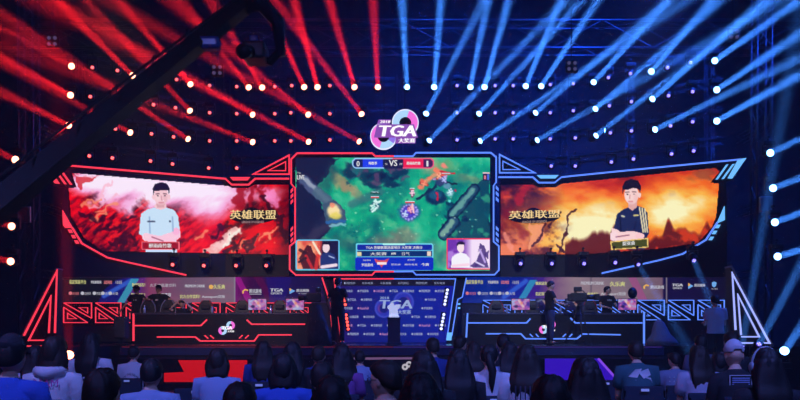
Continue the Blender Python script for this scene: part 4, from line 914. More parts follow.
# monitors
def art(seed, kind):
    p = Paint(0,0,20,13,1.5,(.5,.4,.6),seed); n1 = p.noise(6,3); n2 = p.noise(3,3)
    p.c = p.ramp(n1*.7+n2*.5-.1, [(0,(.08,.06,.35)),(.3,(.38,.22,.72)),(.5,(.85,.45,.70)),(.7,(.70,.72,.95)),(1,(1,.95,.9))] if kind else [(0,(.03,.03,.16)),(.4,(.10,.09,.35)),(.7,(.30,.25,.62)),(1,(.6,.55,.85))])
    p.line(8,2,13,9,1.6,(1,.88,.85),.8,1); p.ell(11,5,2,2.5,(1,.55,.45),.7,.5); p.ell(5,9,3,2.4,(.12,.06,.30),.8,.6); p.line(2,3,6,1,1,(.75,.85,1),.7,1); return p
def monitor(px, seed, kind, lab, wd=.54, grp=None, rz=0.0, D=23.9):
    X = (px-400)/F*D
    t = empty('monitor', (X, D, DT), 0, lab, 'monitor', grp)
    MB().bbox((X,D,DT+.008), (.24,.18,.014), .005).build('base', black, t)
    MB().chain([(X,D+.02,DT+.015),(X,D+.02,DT+.2)], .018, 8).build('stand', black, t)
    MB().bbox((X,D,DT+.25), (wd,.045,.34), .01).build('screen_body', black, t)
    p = art(seed, kind); surf = lambda x, y, off=0: Vector((X-(wd-.03)/2+(wd-.03)*x/20, D-.026, DT+.405-.31*y/13))
    o = p.build('display', surf, 0, t, None, .75 if kind else .35)
    return t
for i, (px, kd, lab) in enumerate(((257.5,1,'monitor showing bright pink and lilac art near the middle of the red desk'),(295,1,'monitor showing lilac art at the gate end of the red desk'),
        (520.5,1,'monitor showing bright pink and violet art at the gate end of the blue desk'),(627,1,'monitor showing blue and pink art at the outer end of the blue desk'),(545,0,'dim blue-lit monitor on the blue desk behind the camera operator'),(574.5,0,'dim blue-lit monitor on the blue desk beside the tripod camera'))):
    monitor(px, 50+i, kd, lab)
# gaming chairs
def gchair(px, D, trim, lab, rz=0.0, h=1.0, grp='gaming chairs behind the desks'):
    X = (px-400)/F*D
    t = empty('gaming_chair', (X, D, STAGE), 0, lab, 'chair', grp); k = Vector((X, D, STAGE))
    tm = M('chair_trim_'+trim, {'red':(.55,.02,.03),'grey':(.30,.30,.34),'violet':(.25,.08,.35)}[trim], .5); cm = M('chair_leather', (.02,.02,.024), .45)
    b = MB(); prof = [(.14,.42),(.22,.50),(.24,.66),(.21,.82),(.23,.98),(.20,1.12),(.14,1.22),(.10,1.27)]
    fr = [k+Vector((-x,.22+(z-.42)*.12,z*h)) for x, z in prof]+[k+Vector((x,.22+(z-.42)*.12,z*h)) for x, z in reversed(prof)]
    b.prism(fr, [v+Vector((0,.09,0)) for v in fr]); b.build('backrest', cm, t)
    for s in (-1,1):
        b = MB(); b.chain([k+Vector((s*x*.97,.20+(z-.42)*.12,z*h)) for x, z in prof], .014, 6); b.build('piping', tm, t, True)
        b = MB(); b.chain([k+Vector((s*.19,.19+.02,.55)), k+Vector((s*.205,.20,.72)), k+Vector((s*.17,.22,.84))], [(.04,.03)]*3, 8); b.build('side_bolster', tm if trim == 'red' else cm, t, True)
        b = MB(); b.bbox(k+Vector((s*.27,-.02,.64)), (.07,.26,.035), .012).chain([k+Vector((s*.27,.0,.44)), k+Vector((s*.27,.0,.63))], .018, 6); b.build('armrest', black, t)
    b = MB(); b.bbox(k+Vector((0,.205,1.08*h)), (.24,.05,.13), .02); b.build('headrest_pillow', cm, t)
    b = MB(); b.bbox(k+Vector((0,-.02,.45)), (.48,.46,.10), .035); b.build('seat', cm, t)
    b = MB(); b.chain([k+Vector((0,0,.40)), k+Vector((0,0,.10))], .028, 8); b.build('gas_lift', black, t)
    b = MB()
    for a in range(5):
        an = a*2*math.pi/5+.3; b.chain([k+Vector((0,0,.10)), k+Vector((.27*math.cos(an),.27*math.sin(an),.06))], [.03,.018], 6)
    b.build('star_base', black, t)
    for a in range(5):
        an = a*2*math.pi/5+.3; b = MB(); b.ell(k+Vector((.28*math.cos(an),.28*math.sin(an),.03)), (.03,.03,.03), 8, 6); b.build('castor', black, t, True)
gchair(145, 24.36, 'grey', 'empty gaming chair with grey edging between the two standing players'); gchair(165.5, 24.34, 'grey', 'gaming chair with grey edging just beside the seated player')
gchair(203.5, 24.6, 'red', 'red and black gaming chair, first empty one inward from the seated red-side player'); gchair(240.5, 24.6, 'red', 'red and black gaming chair beside the bright pink monitor of the red desk'); gchair(278.5, 24.6, 'red', 'gaming chair nearest the gate behind the red desk')
gchair(497.5, 24.6, 'red', 'red and black gaming chair nearest the gate behind the blue desk'); gchair(534, 24.6, 'violet', 'gaming chair with violet edging between the bright monitor and the camera operator'); gchair(592, 24.6, 'red', 'red and black gaming chair just beside the standing player at the blue desk')
# desk clutter
def bottle(px, D, c, lab):
    X = (px-400)/F*D; t = empty('water_bottle', (X,D,DT), 0, lab, 'bottle', 'water bottles on the desks')
    MB().chain([(X,D,DT),(X,D,DT+.13),(X,D,DT+.16),(X,D,DT+.19)], [.032,.032,.014,.013], 10).build('bottle_body', M('clear_plastic', (.45,.5,.6), .1, spec=.8), t, True)
    MB().chain([(X,D,DT+.19),(X,D,DT+.21)], .015, 8).build('bottle_cap', M('bottle_cap_'+c, {'red':(.6,.03,.03),'white':(.8,.8,.85)}[c], .4), t)
for px, c, lab in ((144.5,'white','small water bottle with a white cap near the outer end of the red desk'),(212,'red','small water bottle with a red cap between two red-side gaming chairs'),(270.5,'white','small water bottle beside the bright pink monitor of the red desk'),(507,'white','small water bottle near the gate end of the blue desk'),(560.5,'white','small water bottle behind the tripod camera'),(640,'red','small water bottle at the outer end of the blue desk')): bottle(px, 23.6, c, lab)
def keyboard(px, lab):
    D = 23.62; X = (px-400)/F*D; t = empty('keyboard', (X,D,DT), 0, lab, 'keyboard', 'keyboards on the desks')
    MB().bbox((X,D,DT+.012), (.42,.14,.022), .006).build('keyboard_case', black, t)
    b = MB()
    for r in range(4):
        for c_ in range(13): b.box((X-.185+.031*c_, D-.05+.033*r, DT+.027), (.024,.025,.008))
    b.build('keys', M('keycaps', (.06,.06,.08), .5), t)
for px, lab in ((163,'black keyboard in front of the seated player'),(202,'black keyboard in front of the first empty red-side chair'),(240,'black keyboard beside the bright pink monitor'),(280.5,'black keyboard near the gate end of the red desk'),(497.5,'black keyboard near the gate end of the blue desk'),(534,'black keyboard beside the bright monitor of the blue desk'),(590,'black keyboard in front of the red chair at the blue desk')): keyboard(px, lab)
t = empty('desk_gadget', at(632.5,314,24.75), 0, 'small dark round-headed device on a thin stand above the outer end of the blue desk', 'device')
pz = at(632.5,293,24.75); b = MB(); b.ell(pz, (.14,.12,.17), 14, 10); b.build('round_head', black, t, True)
MB().chain([pz-Vector((0,0,.15)), Vector((pz.x,pz.y,STAGE+.03))], .018, 8).build('stand', black, t); MB().bbox((pz.x,pz.y,STAGE+.02), (.34,.34,.04), .01).build('base', black, t)
# ------------------------------------------------------------------ cameras and gear on the stage
def tripod(t, P, zt, spread=.42, m=black, up=.0):
    for k in range(3):
        a = 2*math.pi*k/3+.5
        b = MB(); e = P+Vector((spread*math.cos(a), spread*math.sin(a), .02)); top = Vector((P.x,P.y,zt))
        b.chain([top+Vector((.05*math.cos(a),.05*math.sin(a),0)), (top+e)/2, e], [.028,.022,.016], 8).ell(e, (.03,.03,.02), 8, 5); b.build('leg', m, t, True)
    b = MB(); b.chain([Vector((P.x,P.y,zt-.12)), Vector((P.x,P.y,zt+.08))], [.05,.06], 10); b.build('fluid_head', m, t, True)
X = (579.5-400)/F*22.6; P = Vector((X, 22.6, STAGE))
t = empty('tripod', P, 0, 'tall black camera tripod standing in front of the blue desk', 'tripod'); tripod(t, P, STAGE+1.05, .42)
camm = M('camera_body', (.02,.02,.025), .4); lensg = M('lens_glass', (.01,.01,.03), .05, spec=1)
t = empty('broadcast_camera', P+Vector((0,0,1.135)), 0, 'black shoulder-style broadcast camera on the tripod beside the camera operator', 'camera')
z = STAGE+1.28
MB().bbox((X-.02,22.6,z), (.42,.16,.24), .03).build('camera_body', camm, t)
MB().chain([(X+.18,22.6,z),(X+.40,22.58,z)], [.06,.075], 14).build('lens_barrel', camm, t, True)
MB().bbox((X+.46,22.57,z+.0), (.12,.20,.17), .015).build('lens_hood', camm, t); MB().chain([(X+.515,22.57,z),(X+.53,22.57,z)], .06, 14).build('lens_glass', lensg, t)
MB().bbox((X-.06,22.54,z+.21), (.20,.13,.13), .02).chain([(X-.1,22.58,z+.1),(X-.1,22.56,z+.2)], .02, 6).build('viewfinder', camm, t)
MB().chain([(X-.14,22.6,z+.11),(X-.12,22.6,z+.17),(X+.1,22.6,z+.17),(X+.14,22.6,z+.11)], .014, 6).build('top_handle', camm, t, True)
MB().bbox((X-.27,22.6,z-.01), (.10,.13,.2), .02).build('battery', camm, t)
MB().chain([(X-.05,22.52,z-.14),(X-.42,22.42,z-.22)], .012, 6).build('pan_handle', black, t, True)
MB().bbox((X,22.6,z-.13), (.2,.12,.02), .004).build('mounting_plate', camm, t)
# covered camera pedestal beside the gate
Pc = at(321,345,22.4); Pc.z = STAGE
t = empty('camera_pedestal', Pc, 0, 'camera pedestal under a dark cloth cover beside the red end of the gate', 'camera pedestal')
b = MB(); vs_ = []
for i, (zz, r) in enumerate(((0,.33),(.3,.29),(.6,.23),(.9,.17),(1.05,.15),(1.12,.08))):
    b_ = []
    for k in range(24):
        a = 2*math.pi*k/24; rr_ = r*(1+.09*math.sin(6*a+.5*i)); b_.append(Pc+Vector((rr_*math.cos(a)-.16*zz, rr_*.8*math.sin(a), zz)))
    vs_.append(b_)
b.add([v for r_ in vs_ for v in r_], [(i*24+k, i*24+(k+1)%24, (i+1)*24+(k+1)%24, (i+1)*24+k) for i in range(5) for k in range(24)]+[tuple(range(24)), tuple(5*24+k for k in range(24))])
b.build('cloth_cover', M('dark_grey_cover', (.05,.05,.07), .85, var=.3, bscale=8), t, True)
b = MB(); c0 = Pc+Vector((-.18,0,1.26)); b.bbox(c0, (.40,.2,.24), .03); b.build('camera_body', camm, t)
MB().chain([c0+Vector((-.18,-.02,.0)), c0+Vector((-.42,-.06,-.02))], [.06,.075], 12).build('lens_barrel', camm, t, True)
MB().bbox(c0+Vector((.12,-.05,.2)), (.16,.1,.12), .02).chain([c0+Vector((.12,-.03,.1)), c0+Vector((.12,-.04,.16))], .02, 6).build('viewfinder', camm, t)
MB().chain([c0+Vector((.16,0,-.05)), c0+Vector((.46,-.1,-.12))], .012, 6).build('pan_handle', black, t, True)
# plinth and trophy
Pp = at(394,344,23.0); Pp.z = STAGE
t = empty('plinth', Pp, 0, 'slim dark plinth in front of the sponsor backdrop', 'plinth')
MB().bbox(Pp+Vector((0,0,.03)), (.46,.40,.06), .01).build('foot', M('plinth_dark', (.02,.025,.07), .35), t); MB().bbox(Pp+Vector((0,0,.38)), (.34,.30,.66), .012).build('column', M('plinth_dark'), t); MB().bbox(Pp+Vector((0,0,.725)), (.38,.34,.03), .008).build('top', M('plinth_dark'), t)
t = empty('trophy', Pp+Vector((0,0,.74)), 0, 'pale angular trophy standing on the plinth', 'trophy'); tw = M('trophy_white', (.85,.88,.95), .25, em=(.6,.68,.95), es=.7)  # self-glow added to brighten the white trophy
b = MB(); b.bbox(Pp+Vector((0,0,.765)), (.28,.18,.05), .01); b.build('trophy_base', tw, t)
b = MB(); b.prism([Pp+Vector((x,-.06,.79+z)) for x, z in ((-.13,0),(-.13,.16),(-.18,.20),(-.18,.26),(-.06,.33),(.0,.33),(.0,.28),(.07,.30),(.16,.30),(.14,.2),(.1,.16),(.12,0))], [Pp+Vector((x,.06,.79+z)) for x, z in ((-.13,0),(-.13,.16),(-.18,.20),(-.18,.26),(-.06,.33),(.0,.33),(.0,.28),(.07,.30),(.16,.30),(.14,.2),(.1,.16),(.12,0))]); b.build('trophy_body', tw, t)
# draped loudspeaker at the outer end of the red desk, heap at the outer end of the blue desk
Pq = at(121.5,345,22.8); Pq.z = STAGE
t = empty('draped_loudspeaker', Pq, 0, 'dark loudspeaker on a short stand beside the outer end of the red desk', 'loudspeaker')
MB().bbox(Pq+Vector((0,0,.46)), (.34,.32,.60), .04).build('cabinet', M('speaker_cloth', (.03,.03,.035), .8, bump=.3, bscale=90), t)
MB().bbox(Pq+Vector((0,-.165,.46)), (.28,.02,.52), .008).build('grille', M('speaker_grille', (.06,.06,.07), .6, bump=.5, bscale=300), t)
MB().chain([Pq+Vector((0,0,.0)), Pq+Vector((0,0,.18))], .05, 10).bbox(Pq+Vector((0,0,.015)), (.36,.34,.03), .008).build('stand', black, t)
Ph = at(662,345,22.6); Ph.z = STAGE
hb_ = MB(); rnd = random.Random(5)
rows = []
for i, (zz, r) in enumerate(((0,.34),(.12,.30),(.28,.20),(.45,.15),(.60,.10),(.68,.03))):
    for k in range(20):
        a = 2*math.pi*k/20; q = r*(1+.25*rnd.random()); rows.append(Ph+Vector((q*math.cos(a)*1.1-.12*zz, q*math.sin(a)*.8, zz)))
hb_.add(rows, [(i*20+k, i*20+(k+1)%20, (i+1)*20+(k+1)%20, (i+1)*20+k) for i in range(5) for k in range(20)]+[tuple(range(20)), tuple(100+k for k in range(20))])
tag(hb_.build('cloth_heap', M('pale_grey_cloth', (.22,.22,.26), .8), None, True), 'rumpled grey cloth piled at the outer end of the blue desk', 'cloth')
cb = MB(); pts = [Ph+Vector((.4+.1*i, -.25+.12*math.sin(i*1.3), .02+.01*(i%2))) for i in range(8)]; cb.chain(pts, .016, 6); tag(cb.build('cable', black, None, True), 'black cable trailing over the stage beside the grey cloth heap', 'cable')
# ------------------------------------------------------------------ camera crane over the red side
crm = M('crane_black', (.01,.01,.013), .5)
A = at(-70,262,9.0); B_ = at(150,82,11.6); Cc = at(246,4,13.0)
t = empty('camera_crane', (A.x, A.y, 0), 0, 'long black camera crane arm reaching diagonally up over the red side', 'camera crane')
b = MB(); b.chain([A, B_, Cc], [(.20,.15),(.165,.12),(.15,.10)], 4, up=(0,0,1)); b.build('arm', crm, t)
b = MB(); b.chain([A+Vector((0,0,.35)), B_+Vector((0,0,.28)), Cc+Vector((0,0,.2))], .02, 6)
for q in range(9):
    f_ = q/8; m0 = A.lerp(Cc, f_); b.chain([m0+Vector((0,0,.1)), m0+Vector((0,0,.33))], .012, 5)
b.build('tension_cable', crm, t)
b = MB(); b.chain([Cc, at(262,4,13.1), at(278,22,13.2), at(281,56,13.2)], [.16,.13,.12,.07], 8); b.build('bracket', M('crane_head_blue_black', (.02,.025,.07), .4), t, True)
b = MB(); b.chain([at(281,50,13.2), at(270,62,13.2), at(262,58,13.15)], .07, 8); b.build('tilt_cradle', crm, t, True)
P0 = at(256,54,13.1)
b = MB(); b.bbox(P0, (.34,.5,.26), .04); b.build('camera_body', camm, t)
b = MB(); b.chain([P0+Vector((-.05,-.22,-.03)), P0+Vector((-.12,-.5,-.12))], [.085,.11], 14); b.build('lens_barrel', camm, t, True)
b = MB(); b.bbox(P0+Vector((-.02,0,.20)), (.14,.28,.12), .03); b.build('camera_top_handle', M('painted_blue_sheen', (.03,.08,.35), .25), t)  # blue glint on the dark camera put into this colour
b = MB(); b.bbox(at(205,31,12.4)+Vector((0,-.1,-.22)), (.5,.2,.18), .05); b.build('arm_bracket', M('painted_blue_sheen'), t)
b = MB(); b.chain([Vector((A.x,A.y,.0)), Vector((A.x,A.y,A.z))], [.16,.1], 12); b.bbox((A.x,A.y,.06), (1.0,1.0,.12), .03); b.build('pedestal', crm, t)
b = MB(); b.bbox(A+Vector((-.5,-.35,-.1)), (.5,.4,.5), .04); b.chain([A, A+Vector((-.5,-.35,-.05))], .09, 8); b.build('counterweight', crm, t)
# ------------------------------------------------------------------ people
skin_m = M('skin', (.68,.42,.31), .55, var=.06, bscale=20); lip_m = M('lips', (.42,.16,.14), .5); eye_m = M('eye_dark', (.02,.015,.015), .2); hair_m = M('black_hair', (.007,.006,.008), .6, bump=.12, bscale=60); hair2_m = M('dark_brown_hair', (.016,.010,.008), .6, bump=.12, bscale=60)
V = Vector
def skin_body(nodes, edges, sub=1):
    """one continuous surface grown round a joint skeleton; nodes name -> (position, radius)"""
    names = list(nodes); ix = {n: i for i, n in enumerate(names)}
    me = bpy.data.meshes.new('b'); me.from_pydata([tuple(nodes[n][0]) for n in names], [(ix[a], ix[b]) for a, b in edges], [])
    o = bpy.data.objects.new('b', me); C.objects.link(o); md = o.modifiers.new('s', 'SKIN'); md.use_smooth_shade = True
    for i, n in enumerate(names):
        r = nodes[n][1]; sv = me.skin_vertices[0].data[i]; sv.radius = r if isinstance(r, tuple) else (r, r); sv.use_root = (n == 'pelvis')
    s2 = o.modifiers.new('u', 'SUBSURF'); s2.levels = sub; s2.render_levels = sub
    dg = bpy.context.evaluated_depsgraph_get(); m2 = bpy.data.meshes.new_from_object(o.evaluated_get(dg))
    v = [V(x.co) for x in m2.vertices]; f = [tuple(p.vertices) for p in m2.polygons]
    bpy.data.objects.remove(o); bpy.data.meshes.remove(me); bpy.data.meshes.remove(m2)
    return v, f
def head_geo(mb, hc, rot, n=22, m=16):
    """skull with jaw, brow, eye sockets, nose, lips, chin; local +Y is the face"""
    vs = []; fs = []
    for j in range(m+1):
        ph = math.pi*j/m
        for i in range(n):
            t = 2*math.pi*i/n+math.pi/2
            d = V((math.sin(ph)*math.cos(t), math.sin(ph)*math.sin(t), math.cos(ph)))
            p = V((d.x*.077, d.y*.097, d.z*.118))
            if p.z < 0: k = min(1,-p.z/.118); p.x *= 1-.30*k*k; p.y = p.y*(1-.12*k)+.012*k
            if p.y < 0 and p.z < -.03: p.y *= .86
            if d.y > .35:
                g = lambda cx, cz, s: math.exp(-(((p.x-cx)**2+(p.z-cz)**2)/(s*s)))
                p.y += .022*math.exp(-((p.x/.012)**2))*math.exp(-(((p.z+.022)/.026)**2)) - .010*(g(.031,.008,.018)+g(-.031,.008,.018)) + .005*math.exp(-(((p.z-.03)/.012)**2)) + .006*math.exp(-((p.x/.022)**2))*math.exp(-(((p.z+.062)/.010)**2)) + .008*math.exp(-((p.x/.025)**2))*math.exp(-(((p.z+.098)/.016)**2))
            vs.append(hc+rot@p)
    for j in range(m):
        for i in range(n): fs.append((j*n+i, (j+1)*n+i, (j+1)*n+(i+1)%n, j*n+(i+1)%n))
    mb.add(vs, fs)
    for s in (-1,1): mb.ell(hc+rot@V((s*.078,-.008,-.006)), (.010,.020,.031), 8, 6, rot)
def hand_geo(mb, wr, d, palm_n, curl=.5, thumb=1, s=1.0):
    """palm and five separate fingers; d = pointing direction, palm_n = direction the palm faces"""
    d = V(d).normalized(); pn = V(palm_n); pn = (pn-d*pn.dot(d)).normalized(); side = d.cross(pn).normalized()*thumb
    mb.chain([wr-d*.01, wr+d*.03*s, wr+d*.07*s, wr+d*.09*s], [(.026*s,.018*s),(.036*s,.016*s),(.041*s,.015*s),(.038*s,.012*s)], 10, up=side)
    for i, (off, L) in enumerate(((.030,.072),(.010,.082),(-.011,.076),(-.030,.060))):
        b = wr+d*.085*s+side*off*s; a1 = curl*.6; a2 = curl*1.5; a3 = curl*2.2
        p1 = b+(d*math.cos(a1)+pn*math.sin(a1))*L*.45*s; p2 = p1+(d*math.cos(a2)+pn*math.sin(a2))*L*.32*s; p3 = p2+(d*math.cos(a3)+pn*math.sin(a3))*L*.23*s
        mb.chain([b-d*.012, b, p1, p2, p3], [.008*s,.0088*s,.0082*s,.0075*s,.0055*s], 7)
    b = wr+d*.025*s+side*.026*s; t1 = b+(d*.5+side*.75+pn*.3).normalized()*.036*s; t2 = t1+(d*.85+side*.3+pn*.4).normalized()*.030*s
    mb.chain([b-side*.012, b, t1, t2], [.012*s,.0115*s,.010*s,.007*s], 7)
def yaw(a, p=0.0, r=0.0): return Matrix.Rotation(a, 3, 'Z') @ Matrix.Rotation(p, 3, 'X') @ Matrix.Rotation(r, 3, 'Y')
def hair_geo(mb, hc, rot, style, rnd):
    """thick hair shell; front hairline open over the face, longer styles fall over neck and back"""
    ph1, ph2, ph3 = rnd.random()*6, rnd.random()*6, rnd.random()*6
    axis = V((0,-.50,.866)); lim = {'short': 1.62, 'bob': 1.75, 'long': 1.72, 'pony': 1.62, 'cap': 1.5, 'spiky': 1.58}[style]
    n, m = 36, 12; vs = []; fs = []
    ax = axis.normalized(); ux = V((1,0,0)); uy = ax.cross(ux)
    vol = {'short':1.13,'spiky':1.15,'bob':1.20,'long':1.16,'pony':1.10,'cap':1.08}[style]
    for j in range(m+1):
        a = lim*j/m
        for i in range(n):
            t = 2*math.pi*i/n
            d = ax*math.cos(a)+(ux*math.cos(t)+uy*math.sin(t))*math.sin(a)
            k = vol+.02*math.sin(9*t+ph1)+.015*math.sin(17*t+ph2)+.02*math.sin(5*a+ph3)*math.sin(4*t)
            if style == 'spiky' and j < m-2: k += .05*rnd.random()
            if j >= m: k = .93
            sq = lambda q, e: math.copysign(abs(q)**e, q)
            vs.append(hc+rot@V((sq(d.x,.82)*.077*k, d.y*.099*k, sq(d.z,.80)*.110*k+.004)))
    for j in range(m):
        for i in range(n): fs.append((j*n+i, (j+1)*n+i, (j+1)*n+(i+1)%n, j*n+(i+1)%n))
    mb.add(vs, fs)
    if style in ('long','bob'):
        L = .36 if style == 'long' else .15
        rows = 12 if style == 'long' else 7; n = 30; vs = []; fs = []
        for j in range(rows+1):
            q = j/rows; z = .05-q*(L+.05)
            fall = max(0, -z-.10); wx = .088+.012*math.sin(min(1,q*2)*math.pi/2)+(.018 if style == 'bob' else .020)*math.sin(q*math.pi)+(.020*q-.035*q**6 if style == 'long' else 0)
            wy = (.085 if z > -.02 else max(.034, .085-.42*(-z-.02))); cy = -.026-min(.10, .50*max(0,-z))*(.9 if style == 'long' else .35)
            if style == 'bob': wy = .078-.02*q
            for i in range(n):
                t = 2*math.pi*i/n; w_ = 1+.05*math.sin(7*t+ph1+q*2)+.035*math.sin(13*t+ph2-q*3)+(.02*rnd.random())
                x = wx*w_*math.cos(t); y = cy+wy*w_*math.sin(t)
                if math.sin(t) > .2 and z > -.13: y = min(y, cy+wy*.30)   # keeps the face free
                p = V((x, y, z)); p = rot@p if z > -.12 else (rot@V((x,y,-.12)))+V((0,0,z+.12))
                vs.append(hc+p+V((0,0,-.012*math.sin(5*t+ph3) if j == rows else 0)))
        for j in range(rows):
            for i in range(n): fs.append((j*n+i, (j+1)*n+i, (j+1)*n+(i+1)%n, j*n+(i+1)%n))
        fs.append(tuple(range(n))); fs.append(tuple(rows*n+i for i in reversed(range(n)))); mb.add(vs, fs)
    if style == 'pony':
        r_ = V((0,-.105,.03)); pts = [hc+rot@V((0,-.09,.035)), hc+rot@V((0,-.135,.03)), hc+rot@V((.01,-.155,-.04)), hc+V((.01,-.16,-.13)), hc+V((0,-.165,-.24)), hc+V((.005,-.155,-.34))]
        mb.chain(pts, [.022,.030,.040,.038,.030,.006], 12)
def POSE(kind):
    """joint positions relative to the floor point under the pelvis; +Y is where the figure faces"""
    if kind in ('sit','sit_lean','sit_phone','sit_bow'):
        pz = .53; lean = {'sit':.02,'sit_lean':.10,'sit_phone':.06,'sit_bow':.30}[kind]
        J = dict(pelvis=V((0,0,pz)), spine=V((0,lean*.35-.01,pz+.19)), chest=V((0,lean*.8,pz+.37)), neck0=V((0,lean*1.15-.01,pz+.50)), head=V((0,lean*1.5+.02,pz+.665)))
        if kind == 'sit_bow': J.update(chest=V((0,.20,pz+.31)), neck0=V((0,.32,pz+.40)), head=V((0,.46,pz+.44)))
        for s, n in ((-1,'l'),(1,'r')):
            sh = J['neck0']+V((s*.175,-.005,-.055)); J['sh'+n] = sh
            if kind == 'sit_phone': J['el'+n] = sh+V((s*.04,.10,-.26)); J['wr'+n] = J['el'+n]+V((-s*.12,.20,.06))
            else: J['el'+n] = sh+V((s*.022,.07,-.27)); J['wr'+n] = V((s*.14, max(.28,J['el'+n].y+.22), .62))
            J['hi'+n] = V((s*.095,.03,pz)); J['kn'+n] = V((s*.13,.44,pz-.02)); J['an'+n] = V((s*.13,.42,.09)); J['to'+n] = V((s*.14,.55,.035))
    else:
        J = dict(pelvis=V((0,0,.93)), spine=V((0,.0,1.10)), chest=V((0,-.005,1.28)), neck0=V((0,-.01,1.425)), head=V((0,.025,1.60)))
        for s, n in ((-1,'l'),(1,'r')):
            sh = V((s*.180,-.01,1.375)); J['sh'+n] = sh; J['el'+n] = sh+V((s*.06,-.02,-.28)); J['wr'+n] = J['el'+n]+V((0,.06,-.24))
            J['hi'+n] = V((s*.095,0,.90)); J['kn'+n] = V((s*.11,.02,.49)); J['an'+n] = V((s*.12,-.01,.09)); J['to'+n] = V((s*.14,.13,.035))
    return J
class Person:
    def __init__(s, J, head_rot=(0,0,0), hair='short', rnd=1, curl=.6, hand_dir=None, sleeves=.55, female=False, eyes=False, hips=None):
        s.J = J; s.r = random.Random(rnd); s.rot = yaw(*head_rot); s.hair = hair; s.sl = sleeves; s.eyes = eyes; s.curl = curl; s.hd = hand_dir or {}; s.f = female
    def body(s):
        J = s.J; N = {}; E = []
        k = .92 if s.f else 1.0
        def nd(n, p, r): N[n] = (p, r)
        nd('pelvis', J['pelvis'], .115); nd('spine', J['spine'], .10*k); nd('chest', J['chest'], .115*k); nd('neck0', J['neck0'], .054); 
        hb = J['head']+s.rot@V((0,-.02,-.07)); nd('neck', J['neck0'].lerp(hb, .5), .050); nd('hb', hb, .052)
        E += [('pelvis','spine'),('spine','chest'),('chest','neck0'),('neck0','neck'),('neck','hb')]
        for n in 'lr':
            nd('sh'+n, J['sh'+n], .042*k); nd('um'+n, J['sh'+n].lerp(J['el'+n], .5), .043*k); nd('el'+n, J['el'+n], .036*k); nd('fm'+n, J['el'+n].lerp(J['wr'+n], .4), .034*k); nd('wr'+n, J['wr'+n], .024)
            E += [('neck0','sh'+n),('sh'+n,'um'+n),('um'+n,'el'+n),('el'+n,'fm'+n),('fm'+n,'wr'+n)]
            nd('hi'+n, J['hi'+n], .085); nd('th'+n, J['hi'+n].lerp(J['kn'+n], .45), .075); nd('kn'+n, J['kn'+n], .054); nd('ca'+n, J['kn'+n].lerp(J['an'+n], .35), .052); nd('an'+n, J['an'+n], .034); nd('to'+n, J['to'+n], .030)
            E += [('pelvis','hi'+n),('hi'+n,'th'+n),('th'+n,'kn'+n),('kn'+n,'ca'+n),('ca'+n,'an'+n),('an'+n,'to'+n)]
        v, f = skin_body(N, E, 1); mb = MB(); mb.add(v, f); head_geo(mb, J['head'], s.rot)
        for n, th in (('l',1),('r',-1)):
            d = s.hd.get(n, ((J['wr'+n]-J['el'+n]).normalized()+V((0,.2,-.1)))); hand_geo(mb, J['wr'+n], d, s.hd.get('p'+n, (0,0,-1) if abs(V(d).normalized().z) < .8 else (0,1,0)), s.curl, th)
        return mb
    def shirt(s, loose=1.0, hem=.0):
        J = s.J; mb = MB(); k = (.93 if s.f else 1.0)*loose
        P = [J['pelvis']+V((0,0,-.02+hem)), J['pelvis'].lerp(J['spine'], .55), J['spine'].lerp(J['chest'], .35), J['chest'], J['chest'].lerp(J['neck0'], .40), J['chest'].lerp(J['neck0'], .68), J['neck0'].lerp(J['chest'], .06)+V((0,0,.012)), J['neck0']+V((0,.004,.040))]
        rr_ = [(.172*k,.130*k),(.160*k,.122*k),(.158*k,.120*k),(.176*k,.128*k),(.186*k,.118*k),(.164*k,.104),(.112,.086),(.068,.066)]
        mb.chain(P, rr_, 22, up=(J['shr']-J['shl']))
        for n in 'lr':
            a = J['sh'+n]; c_ = J['neck0'].lerp(a, .28)+V((0,0,-.018)); e = J['el'+n]
            pts = [c_, a+V((0,0,.004)), a.lerp(e, .35), a.lerp(e, min(1.0, s.sl))]; rd = [.064*k,.076*k,.070*k,.068*k]
            if s.sl > 1: w_ = J['wr'+n]; pts = [c_, a, a.lerp(e,.5), e, e.lerp(w_,.5), e.lerp(w_,.93)]; rd = [.062,.076,.066,.058,.050,.042]
            mb.chain(pts, rd, 14)
        return mb
    def trousers(s, short=False):
        J = s.J; mb = MB(); mb.chain([J['pelvis']+V((0,0,.06)), J['pelvis'], J['hil'].lerp(J['hir'],.5)+V((0,.0,-.05))], [(.155,.118),(.165,.125),(.13,.11)], 18, up=(1,0,0))
        for n in 'lr':
            h_, kn, an = J['hi'+n], J['kn'+n], J['an'+n]
            pts = [h_.lerp(J['pelvis'],.3), h_, h_.lerp(kn,.5), kn, kn.lerp(an,.5), an.lerp(kn,.04)]; rd = [.09,.102,.090,.070,.062,.055]
            mb.chain(pts, rd, 14)
        return mb
    def shoe(s, n):
        J = s.J; a, t = J['an'+n], J['to'+n]; mb = MB(); g = V((0,0,-(a.z-.045)))
        mb.chain([a+V((0,0,-.0)), a+g*.6, ], [(.045,.05),(.048,.055)], 12, up=(1,0,0)); dr = V((t.x-a.x,t.y-a.y,0)).normalized()
        z0 = min(a.z,t.z)+.006
        mb.chain([V((a.x,a.y,z0))-dr*.07, V((a.x,a.y,z0))-dr*.03, V((a.x,a.y,z0))+dr*.06, V((t.x,t.y,z0)), V((t.x,t.y,z0))+dr*.06], [(.025,.028),(.038,.040),(.042,.036),(.046,.030),(.025,.018)], 12, up=dr.cross(V((0,0,1))))
        return mb
def put(mb, name, m, t, smooth=True, S=None):
    o = mb.build(name, m, t, smooth, world=False); return o
